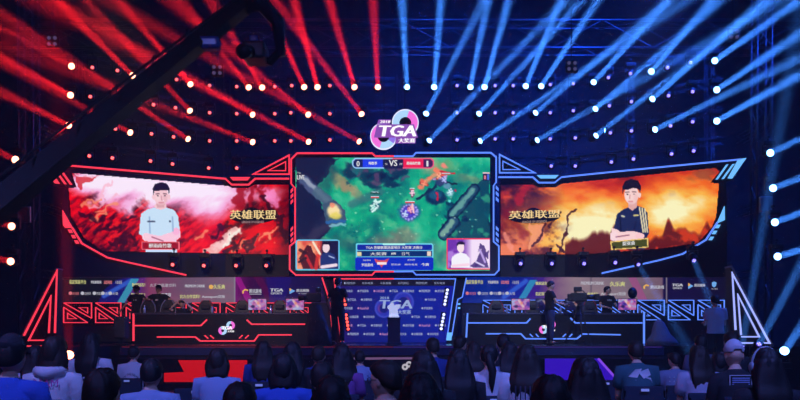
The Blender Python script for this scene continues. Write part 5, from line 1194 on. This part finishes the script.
def make_person(loc, face, scale, P, shirt_mat, pants_mat, shoe_mat, label, hair=None, loose=1.0, group=None, extra=None, hm_=None):
    t = empty('person', loc, face, label, 'person', group); t.scale = (scale,)*3
    put(P.body(), 'body', skin_m, t)
    if P.hair != 'none':
        b = MB(); hair_geo(b, P.J['head'], P.rot, P.hair, P.r); put(b, 'hair', hm_ or hair_m, t)
    put(P.shirt(loose), 'shirt', shirt_mat, t); put(P.trousers(), 'trousers', pants_mat, t)
    for n in 'lr': put(P.shoe(n), 'shoe', shoe_mat, t)
    if P.eyes:
        for sx in (-1,1):
            b = MB(); b.ell(P.J['head']+P.rot@V((sx*.030,.083,.008)), (.011,.006,.006), 8, 6, P.rot); put(b, 'eye', eye_m, t)
            b = MB(); b.chain([P.J['head']+P.rot@V((sx*.016,.092,.028)), P.J['head']+P.rot@V((sx*.032,.090,.032)), P.J['head']+P.rot@V((sx*.046,.078,.027))], [.003,.004,.002], 5); put(b, 'eyebrow', hair_m, t)
        b = MB(); b.chain([P.J['head']+P.rot@V((-.020,.083,-.062)), P.J['head']+P.rot@V((0,.094,-.063)), P.J['head']+P.rot@V((.020,.083,-.062))], [.003,.006,.003], 6); put(b, 'lips', lip_m, t)
    if extra: extra(t, P)
    return t
fab = lambda n, c: M('fabric_'+n, c, .85, bump=.25, bscale=25)
black_f = fab('black', (.014,.014,.018)); jeans = fab('dark_jeans', (.02,.03,.06)); shoe_b = M('dark_shoes', (.02,.02,.025), .5); shoe_w = M('white_shoes', (.5,.5,.55), .5); navyp = fab('navy_trousers', (.03,.045,.13))
FACE = math.pi
def back_print(txts, m, z0=.0, w_=.2, yb=None, front=False):
    """printed lettering on the back (or chest) of a shirt, hugging the cloth"""
    def ex(t, P):
        b = MB(); c = P.J['chest']; sg = 1 if front else -1
        for (tx, zz, ww, hh, arc) in txts:
            v, f = glyphs(tx); ax = min(p[0] for p in v); bx = max(p[0] for p in v); ay = min(p[1] for p in v); by = max(p[1] for p in v); vv_ = []
            for p in v:
                u = (p[0]-ax)/(bx-ax)-.5; q = (p[1]-ay)/(by-ay); x = -sg*u*ww; z = zz+q*hh-arc*u*u
                th = x/.186; y = sg*(.128*math.sqrt(max(0,1-th*th))+.014); vv_.append(c+V((x,y,z)))
            b.add(vv_, f)
        put(b, 'shirt_print', m, t, False)
    return ex
def block_print(shapes, m, front=False):
    def ex(t, P):
        b = MB(); c = P.J['chest']; sg = 1 if front else -1
        for pts in shapes:
            vv_ = []
            for x, z in pts: th = x/.186; y = sg*(.128*math.sqrt(max(0,1-th*th))+.014); vv_.append(c+V((x,y,z)))
            b.prism(vv_, [q+V((0,-sg*.006,0)) for q in vv_])
        put(b, 'shirt_print', m, t, False)
    return ex
def both(*fs):
    def ex(t, P):
        for f in fs: f(t, P)
    return ex
prw = M('white_print', (.75,.75,.8), .7); prp = M('magenta_print', (.55,.08,.38), .7); prk = M('dark_print', (.05,.05,.09), .7)
# ---- stage people
J = POSE('stand'); J['shl'] = V((-.18,-.01,1.375)); 
J['elr'] = J['shr']+V((.10,.10,-.24)); J['wrr'] = J['elr']+V((.02,.22,-.05)); J['ell'] = J['shl']+V((-.08,.12,-.24)); J['wrl'] = J['ell']+V((.10,.22,.02))
# camera operator stands side-on, turned towards the tripod camera
Xo = (551.5-400)/F*22.5
make_person((Xo-.0,22.75,STAGE), -math.pi/2+.15, 1.0, Person(J,(0.1,-.22,0),'short',2,.9,eyes=True,hand_dir={'l':(.2,1,.1),'r':(-.1,1,.1)}), black_f, navyp, shoe_b, 'camera operator in a black T-shirt and blue trousers standing in front of the blue desk')
# presenter at the red edge of the gate, seen from behind
J = POSE('stand'); J['elr'] = J['shr']+V((.05,.06,-.27)); J['wrr'] = J['elr']+V((-.06,.20,.02)); J['ell'] = J['shl']+V((-.07,-.02,-.27)); J['wrl'] = J['ell']+V((.02,.08,-.23))
make_person((at(337.5,300,22.0).x,22.15,STAGE), -.35, 1.03, Person(J,(-.3,-.1,0),'short',3,.5), black_f, fab('charcoal_trousers',(.02,.02,.03)), shoe_b, 'stagehand in black standing with back turned at the red edge of the sponsor backdrop')
# red team: two standing, one seated with hands on head
J = POSE('stand'); J['elr'] = J['shr']+V((.16,.02,-.20)); J['wrr'] = J['elr']+V((.10,.12,-.18)); J['ell'] = J['shl']+V((-.16,.12,-.10)); J['wrl'] = J['ell']+V((-.12,.14,.03))
make_person((at(136.5,300,24.95).x,24.97,STAGE), FACE-.25, 1.0, Person(J,(-.55,-.35,0),'short',4,.4,eyes=True,hand_dir={'r':(.1,.5,-.6),'l':(-1,.3,0)}), black_f, jeans, shoe_b, 'standing player in a black tee farthest out behind the red desk, head turned aside', extra=block_print([[(-.07,-.02),(-.03,-.02),(-.03,.02),(-.07,.02)],[(.0,-.02),(.03,-.025),(.035,.01),(.0,.015)]], prw, True))
J = POSE('stand'); J['elr'] = J['shr']+V((.22,.04,-.10)); J['wrr'] = J['elr']+V((.14,.14,.02)); J['ell'] = J['shl']+V((-.22,.05,-.12)); J['wrl'] = J['ell']+V((-.14,.15,-.06))
make_person((at(158.5,300,25.1).x,25.12,STAGE), FACE, 1.01, Person(J,(-.35,.05,0),'short',5,.4,eyes=True,hand_dir={'r':(1,.3,-.1),'l':(-1,.3,-.2)}), black_f, jeans, shoe_b, 'standing player in a black tee, both arms spread over gaming chairs behind the red desk', extra=block_print([[(-.02,-.03),(.06,-.03),(.06,.015),(-.02,.015)]], prw, True))
J = POSE('sit_lean'); J['ell'] = J['shl']+V((-.17,.16,.05)); J['wrl'] = V((-.07,J['head'].y+.08,J['head'].z+.10)); J['elr'] = J['shr']+V((.17,.16,.05)); J['wrr'] = V((.07,J['head'].y+.08,J['head'].z+.10))
make_person((at(182.5,300,24.7).x,24.8,STAGE), FACE, .97, Person(J,(0,-.30,0),'short',6,.5,eyes=True,hand_dir={'l':(.6,-.5,.4),'r':(-.6,-.5,.4),'pl':(0,0,-1),'pr':(0,0,-1)}), black_f, jeans, shoe_b, 'seated player in black behind the red desk holding both hands on top of the head', extra=block_print([[(-.05,-.04),(.08,-.04),(.08,-.01),(-.05,-.01)]], prw, True))
t = empty('office_stool', (at(182.5,300,24.7).x,24.8,STAGE), 0, 'low round stool under the seated player behind the red desk', 'stool'); k_ = V(t.location)
MB().chain([k_+V((0,.02,.38)), k_+V((0,.02,.42))], .19, 18).build('seat', black, t); MB().chain([k_+V((0,.02,.0)), k_+V((0,.02,.38))], .03, 8).chain([k_+V((0,.02,0)), k_+V((0,.02,.03))], .2, 16).build('pedestal', black, t)
# blue team player
J = POSE('stand'); J['elr'] = J['shr']+V((.10,.08,-.25)); J['wrr'] = J['elr']+V((-.16,.20,-.04)); J['ell'] = J['shl']+V((-.09,.10,-.26)); J['wrl'] = J['ell']+V((.02,.22,-.10))
make_person((at(606.8,300,24.4).x,24.35,STAGE), FACE+.25, .96, Person(J,(.8,.1,0),'spiky',7,.6,eyes=True), black_f, jeans, shoe_b, 'player with short hair in a black printed tee standing behind the blue desk, looking sideways', extra=both(block_print([[(-.09,.0),(.07,.0),(.07,.05),(-.09,.05)]], M('grey_print',(.35,.35,.4),.7), True)))
# visitor in a white shirt on the step at the blue end
struct('floor_side_step', MB().box((at(715,300,19.0).x,18.95,.2), (2.0,1.2,.4)), fascia_m)
J = POSE('stand'); J['ell'] = J['shl']+V((-.05,.03,-.28)); J['wrl'] = J['ell']+V((.10,.18,.05)); J['elr'] = J['shr']+V((.05,.03,-.28)); J['wrr'] = J['elr']+V((-.10,.18,.05))
make_person((at(715.5,300,19.0).x,19.0,.4), .15, 1.07, Person(J,(.0,-.1,0),'short',8,.6,sleeves=.6), fab('white_shirt',(.50,.52,.60)), black_f, shoe_b, 'person in a loose white shirt standing with back turned before the blue lattice frames', loose=1.12)
# ---- seated audience
lav = fab('pale_lavender',(.42,.42,.55)); wht = fab('white_cotton',(.62,.63,.70)); pbl = fab('pale_blue',(.28,.38,.62)); bbl = fab('bright_blue',(.03,.10,.55)); dbl = fab('deep_blue',(.02,.05,.26)); teal = fab('dark_teal',(.03,.12,.15)); vio = fab('violet',(.20,.06,.28)); dk = fab('near_black',(.012,.014,.022)); gry = fab('slate_grey',(.10,.12,.20)); gb = fab('grey_blue',(.22,.27,.42))
chair_f = fab('audience_chair_cloth',(.012,.022,.05)); stk = M('chair_number_sticker',(.55,.6,.75),.4,em=(.25,.35,.7),es=.25)  # stickers carry a faint added glow in place of light on them
def aud_chair_proto():
    t = empty('banquet_chair')
    MB().bbox((0,-.0,.322), (.44,.42,.06), .025).build('seat', chair_f, t)
    rt = Matrix.Rotation(R(-6), 3, 'X')
    MB().bbox((0,-.260,.685), (.43,.045,.32), .02, rt).build('backrest', chair_f, t)
    b = MB(); b.bbox((0,-.303,.805), (.085,.006,.028), .002, rt); b.build('label_plate', stk, t)
    for sx in (-1,1):
        MB().chain([(sx*.20,.19,.33),(sx*.20,.21,.0)], .012, 8).build('leg', blackm, t); MB().chain([(sx*.20,-.2,.33),(sx*.20,-.24,.0)], .012, 8).build('leg', blackm, t)
        MB().chain([(sx*.205,-.2,.33),(sx*.205,-.245,.60),(sx*.205,-.275,.80)], .012, 8).build('back_frame', blackm, t)
    return t
ch0 = aud_chair_proto(); ch_used = []
def aud_chair(x, y, rz, label, s=1.0, z=0):
    t = ch0 if not ch_used else copy_tree(ch0); ch_used.append(1)
    t.location = (x, y, z); t.rotation_euler = (0,0,rz); t.scale = (s,s,s); tag(t, label, 'chair', 'dark banquet chairs of the audience'); return t
def cap_extra(m_cap, m_brim=None, back=True):
    def ex(t, P):
        hc, rot = P.J['head'], P.rot; b = MB(); vs_ = []; n, m = 26, 8
        for j in range(m+1):
            a = 1.42*j/m
            for i in range(n):
                th = 2*math.pi*i/n; d = V((math.sin(a)*math.cos(th), math.sin(a)*math.sin(th), math.cos(a))); k = 1.20 if j < m else 1.06
                z = d.z*.118*k+.012
                if back and d.y < -.6 and j >= m-2 and abs(d.x) < .42: z += .028
                vs_.append(hc+rot@V((d.x*.078*k, d.y*.098*k-.004, z)))
        b.add(vs_, [(j*n+i,(j+1)*n+i,(j+1)*n+(i+1)%n,j*n+(i+1)%n) for j in range(m) for i in range(n)])
        put(b, 'cap', m_cap, t)
        b = MB(); a_ = [hc+rot@V((.078*math.cos(q)*1.05, .085+.075*math.sin(q), .035-.01*math.sin(q))) for q in [math.pi*k/10 for k in range(11)]]
        b.prism(a_, [q+V((0,0,-.008)) for q in a_]); put(b, 'cap_brim', m_brim or m_cap, t)
    return ex
def glasses_extra(t, P):
    b = MB()
    for sx in (-1,1):
        pts = [P.J['head']+P.rot@V((sx*.032+.02*math.cos(q), .100, .006+.015*math.sin(q))) for q in [2*math.pi*k/12 for k in range(13)]]; b.chain(pts, .002, 5)
        b.chain([P.J['head']+P.rot@V((sx*.052,.098,.008)), P.J['head']+P.rot@V((sx*.082,-.0,.008))], .002, 5)
    b.chain([P.J['head']+P.rot@V((-.012,.101,.008)), P.J['head']+P.rot@V((.012,.101,.008))], .002, 5); put(b, 'glasses', black, t, False)
def phones_extra(t, P):
    hc, rot = P.J['head'], P.rot; b = MB(); b.chain([hc+rot@V((.10*math.cos(q), -.01, .13*math.sin(q)+.0)) for q in [math.pi*k/12 for k in range(13)]], .010, 8)
    for sx in (-1,1): b.ell(hc+rot@V((sx*.098,-.005,-.01)), (.022,.035,.042), 10, 8)
    put(b, 'headphones', M('pale_headphones',(.35,.42,.5),.4), t)
def hood_extra(m):
    def ex(t, P):
        c = P.J['neck0']; b = MB(); b.chain([c+V((-.10,.03,.0)), c+V((-.10,-.06,.02)), c+V((0,-.12,.005)), c+V((.10,-.06,.02)), c+V((.10,.03,.0))], [(.02,.03),(.035,.04),(.05,.055),(.035,.04),(.02,.03)], 10); put(b, 'hood', m, t)
    return ex
def phone_in_hand(t, P): pass
flag = [[(-.085,-.11),(.085,-.11),(.085,.02),(-.085,.02)]]
frame_lines = [[(-.10,-.125),(.10,-.125),(.10,-.120),(-.10,-.120)],[(-.10,.03),(.10,.03),(.10,.035),(-.10,.035)],[(-.10,-.125),(-.095,-.125),(-.095,.035),(-.10,.035)],[(.095,-.125),(.10,-.125),(.10,.035),(.095,.035)]]
stripes = [[(-.078,-.105+.018*i),(.078,-.105+.018*i),(.078,-.096+.018*i),(-.078,-.096+.018*i)] for i in range(7)]
shards = [[(-.12,-.02),(-.05,.06),(.02,.07),(-.03,-.03)],[(-.02,.03),(.09,.07),(.12,.0),(.04,-.04)],[(-.06,-.12),(.02,-.05),(.10,-.09),(.13,-.15),(.03,-.13)],[(-.10,-.08),(-.04,-.05),(-.06,-.12)],[(.05,-.02),(.12,-.03),(.14,-.09)]]
vert = [[(x,-.2),(x+.012,-.2),(x+.012,.08),(x,.08)] for x in (-.11,-.07,-.03,.01,.05,.09)]
W_ = [] 
AUD = [
 # px, D, top, hair, shirt, pose, turn, female, label, extra, loose
 (8,5.6,336,'short',bbl,'sit',0,False,'person in a dark cap and bright blue shirt at the outer red audience edge',cap_extra(fab('dark_cap',(.02,.02,.03)),None),1.1),
 (52,7.2,336,'bob',wht,'sit',.0,True,'dark-haired person in a white hoodie with pink lettering before the red triangle tower',both(hood_extra(wht),back_print([('BAAM',.03,.20,.06,.0)],prp)),1.1),
 (34,8.6,345,'long',lav,'sit',.2,True,'long-haired person in a pale top farther back behind the dark cap',None,1.0),
 (90,9.8,331,'long',wht,'sit',-.2,True,'long-haired person in a white tee beside the red floor lamp',None,1.0),
 (98,4.0,367,'short',dk,'sit',0,False,'close dark-haired person in black, head cropped low near the white hoodie',None,1.0),
 (133,12.0,345,'short',wht,'sit',0,False,'short-haired person in a white tee with dark arched lettering before the red desk end',back_print([('IN THE NEW',-.02,.22,.035,.25)],prk),1.0),
 (150,6.4,358,'short',pbl,'sit',0,False,'short-haired person in a pale blue tee in front of the red step panel',None,1.08),
 (217,8.0,348,'bob',pbl,'sit',0,True,'person with shaggy black bob and pale blue shirt in front of the red step panel',None,1.08),
 (226,5.5,374,'short',gb,'sit_bow',0,False,'person in a grey-blue shirt bowed forward with hidden head below the shaggy bob',None,1.15),
 (238,4.0,381,'short',dk,'sit',0,False,'close black-haired head low in front of the grey-blue shirt',None,1.0),
 (263,10.3,340,'long',dbl,'sit',.1,True,'long-haired person in a deep blue top before the gate end of the red desk',None,1.0),
 (292,9.0,341,'long',dk,'sit',-.1,True,'long-haired person in black seated before the covered camera pedestal',None,1.0),
 (283,6.6,353,'bob',bbl,'sit',0,True,'bobbed person in a bright blue shirt with a small white mark',block_print([[(-.01,.0),(.012,.01),(.006,-.035)]],prw),1.08),
 (318,10.0,345,'short',dbl,'sit',0,False,'short-haired person in deep blue below the stagehand in black',None,1.0),
 (341,8.5,344,'long',vio,'sit',.5,True,'long-haired person in a violet top with face turned aside below the red bulbs',None,1.0),
 (360,12.2,350,'short',pbl,'sit',0,False,'short-haired person in a pale striped shirt below the sponsor backdrop',block_print([[(-.14,-.2+.05*i),(.14,-.2+.05*i),(.14,-.18+.05*i),(-.14,-.18+.05*i)] for i in range(5)],M('blue_stripe',(.12,.2,.45),.7)),1.0),
 (385,5.0,359,'short',dk,'sit',.95,False,'close dark-haired person with glasses turned in profile in front of the backdrop',glasses_extra,1.0),
 (322,5.7,361,'short',dk,'sit',0,False,'close short-haired person in black with a rounded head beside the violet top',None,1.0),
 (331,4.2,376,'bob',dk,'sit',0,True,'closest bobbed head in black at the lower edge under the covered camera',None,1.0),
 (433,11.0,337,'short',dbl,'sit',.2,False,'short-haired person in a blue shirt just beside the white bulbs',None,1.0),
 (424,6.2,350,'long',dk,'sit',0,True,'long dark-haired person in black in front of the backdrop and the small step logo',None,1.0),
 (420,3.9,372,'long',dk,'sit',0,True,'closest long-haired dark head at the lower edge below the backdrop',None,1.0),
 (461,12.2,335,'short',dk,'sit',-.7,False,'short-haired person with lit cheek below the gate end of the blue desk',None,1.0),
 (459,7.3,348,'long',dk,'sit',0,True,'long-haired person in dark clothes before the gate end of the blue desk',None,1.0),
 (490,8.2,343,'pony',wht,'sit',-.2,True,'person with a long ponytail and a white blouse before the blue desk',None,1.05),
 (474,10.5,341,'long',dk,'sit',.2,True,'long-haired person in black just behind the white blouse',None,1.0),
 (504,11.3,333,'short',dk,'sit',0,False,'short-haired person in black farthest back before the blue desk',None,1.0),
 (510,9.6,341,'long',pbl,'sit',.1,True,'long-haired person in a pale blue top between the ponytail and the striped white shirt',None,1.0),
 (527,7.3,344,'long',wht,'sit',-.1,True,'long-haired person in a white top with dark vertical stripes below the camera operator',block_print(vert,prk),1.05),
 (587,5.2,356,'long',gry,'sit',0,True,'close person with straight long hair in front of the violet-blue step panel',None,1.0),
 (552,4.1,375,'bob',dk,'sit',0,True,'closest rounded dark head at the lower edge under the camera operator',None,1.0),
 (639,9.4,340,'short',teal,'sit_lean',0,False,'short-haired person in a dark teal tee with a white shard print on the back',block_print([[(x,z+.05) for x,z in q] for q in shards],prw),1.08),
 (676,11.2,352,'short',gb,'sit_phone',.4,False,'short-haired person in a patterned shirt looking down at a glowing phone',block_print([[(x,z),(x+.025,z+.006),(x+.012,z+.03)] for x in (-.12,-.06,0,.06,.1) for z in (-.16,-.09,-.02,.04)],M('pale_print',(.5,.5,.55),.7)),1.05),
 (702,12.3,334,'short',gry,'sit',0,False,'short-haired person in slate grey seated before the white-shirted visitor',None,1.0),
 (700,8.8,345,'long',lav,'sit',.1,True,'long-haired person in a lavender top beside the white cap',None,1.08),
 (736,7.9,341,'none',dk,'sit',0,False,'person in a white cap and black tee with a framed flag print on the back',both(cap_extra(fab('white_cap',(.60,.62,.70))),block_print([[(x,z+.09) for x,z in q] for q in frame_lines],prw),block_print([[(x,z+.09) for x,z in q] for q in stripes],M('flag_print',(.30,.36,.62),.7))),1.15),
 (768,6.0,347,'long',dk,'sit',.1,True,'long-haired person in black wearing headphones in front of the blue triangle tower',phones_extra,1.1),
 (733,10.6,331,'short',dk,'sit',0,False,'short-haired person in black right behind the white cap',None,1.0),
 (721,9.5,352,'bob',lav,'sit',-.1,True,'bobbed person in a pale lavender tee between the lavender top and the white cap',None,1.0),
]
pants = [jeans, black_f, navyp]
for i, (px, D, top, hair, sm, pose, turn, fem, lab, ex, loose) in enumerate(AUD):
    x = (px-400)/F*D; ztop = 1.5+(HY-top)/F*D
    P = Person(POSE(pose), (turn,-.05,0), hair, 20+i, .8, female=fem, sleeves=1.2 if 'hoodie' in lab else (.62 if sm is not dk else 1.2))
    hz_ = P.J['head'].z+.118*1.13
    s = ztop/hz_
    if pose == 'sit_bow': s = 1.02
    s = max(.86, min(1.10, s))
    hy = P.J['head'].y*s
    rz = random.Random(i).uniform(-.08,.08)
    make_person((x, D, 0), rz, s, P, sm, pants[i % 3], shoe_w if i % 4 == 0 else shoe_b, lab, loose=loose, extra=ex, hm_=(hair2_m if i % 3 == 1 else hair_m))
    aud_chair(x, D-.01, rz, 'dark banquet chair under the '+' '.join(lab.replace('person','sitter',1).split()[:9]), s)
# glowing phone
Xp = (676-400)/F*11.2
t = empty('phone', (Xp-.02, 11.2+.42, .86), .0, 'small phone with an orange-lit screen held by the person in the patterned shirt', 'phone')
b = MB(); b.bbox((0,0,0), (.075,.012,.15), .004, Matrix.Rotation(R(50),3,'X')); put(b, 'phone_case', black, t, False)
b = MB(); b.box((0,-.0068,.006), (.066,.003,.135), Matrix.Rotation(R(50),3,'X')); put(b, 'screen', EM('orange_phone_screen',(1,.3,.12),1.6), t, False)
# empty chairs that show
for (px, D, rz, lab) in ((188,9.4,.5,'empty dark chair turned aside in front of the red step panel'),(605,10.8,-.2,'empty dark chair in front of the violet-blue step panel'),(655,6.9,.0,'empty dark chair in front of the teal tee'),(798,8.6,.1,'empty dark chair at the outer blue edge of the audience'),(506,5.4,0,'empty dark chair close below the white blouse'),(372,7.6,0,'empty dark chair between the pale striped shirt and the glasses wearer')):
    aud_chair((px-400)/F*D, D, rz, lab)
# ------------------------------------------------------------------ hall lighting
def wash(name, loc, tgt, col, e, ang=70, size=.5, lab=''):
    l = bpy.data.lights.new(name, 'SPOT'); l.energy = e; l.color = col; l.spot_size = R(ang); l.spot_blend = 1; l.shadow_soft_size = size
    o = bpy.data.objects.new(name, l); C.objects.link(o); o.location = loc; o.rotation_euler = (V(tgt)-V(loc)).to_track_quat('-Z','Y').to_euler(); return o
# house washes: blue over the audience; added fill for the desks and the haze
wash('audience_wash', (4.5,2.5,8.5), (3.5,9,.8), (.16,.22,1.0), 2700, 80); wash('audience_wash', (-4.5,2.5,8.5), (-3.5,9,.8), (.20,.24,1.0), 2300, 80)
wash('audience_wash', (0,-1.5,6.0), (0,6,.8), (.16,.22,1.0), 700, 80)
wash('added_stage_fill', (4.0,12,6.8), (4.4,24.3,1.7), (.60,.66,1.0), 1900, 30); wash('added_stage_fill', (-4.5,12,6.8), (-5.2,24.5,1.7), (1.0,.74,.72), 1800, 32)  # unseen front spots added to lift the people and desks
wash('added_haze_fill', (9,23.5,12.6), (3,27,7), (.01,.08,1.0), 7000, 120, 1.0); wash('added_haze_fill', (1.5,23.5,12.6), (1.5,28,7), (.01,.08,1.0), 2600, 120, 1.0); wash('added_haze_fill', (14,20,12.6), (8,25,5), (.01,.08,1.0), 5200, 120, 1.0)  # unseen blue spots added to tint the haze over the lamp wall
wash('added_haze_fill', (-5,23.5,12.6), (-4,28,7), (.10,.03,.6), 450, 120, 1.0); wash('added_haze_fill', (-13,20,12.6), (-9,25,5), (.04,.06,.5), 350, 120, 1.0)  # weaker unseen spots added for the haze on the red side
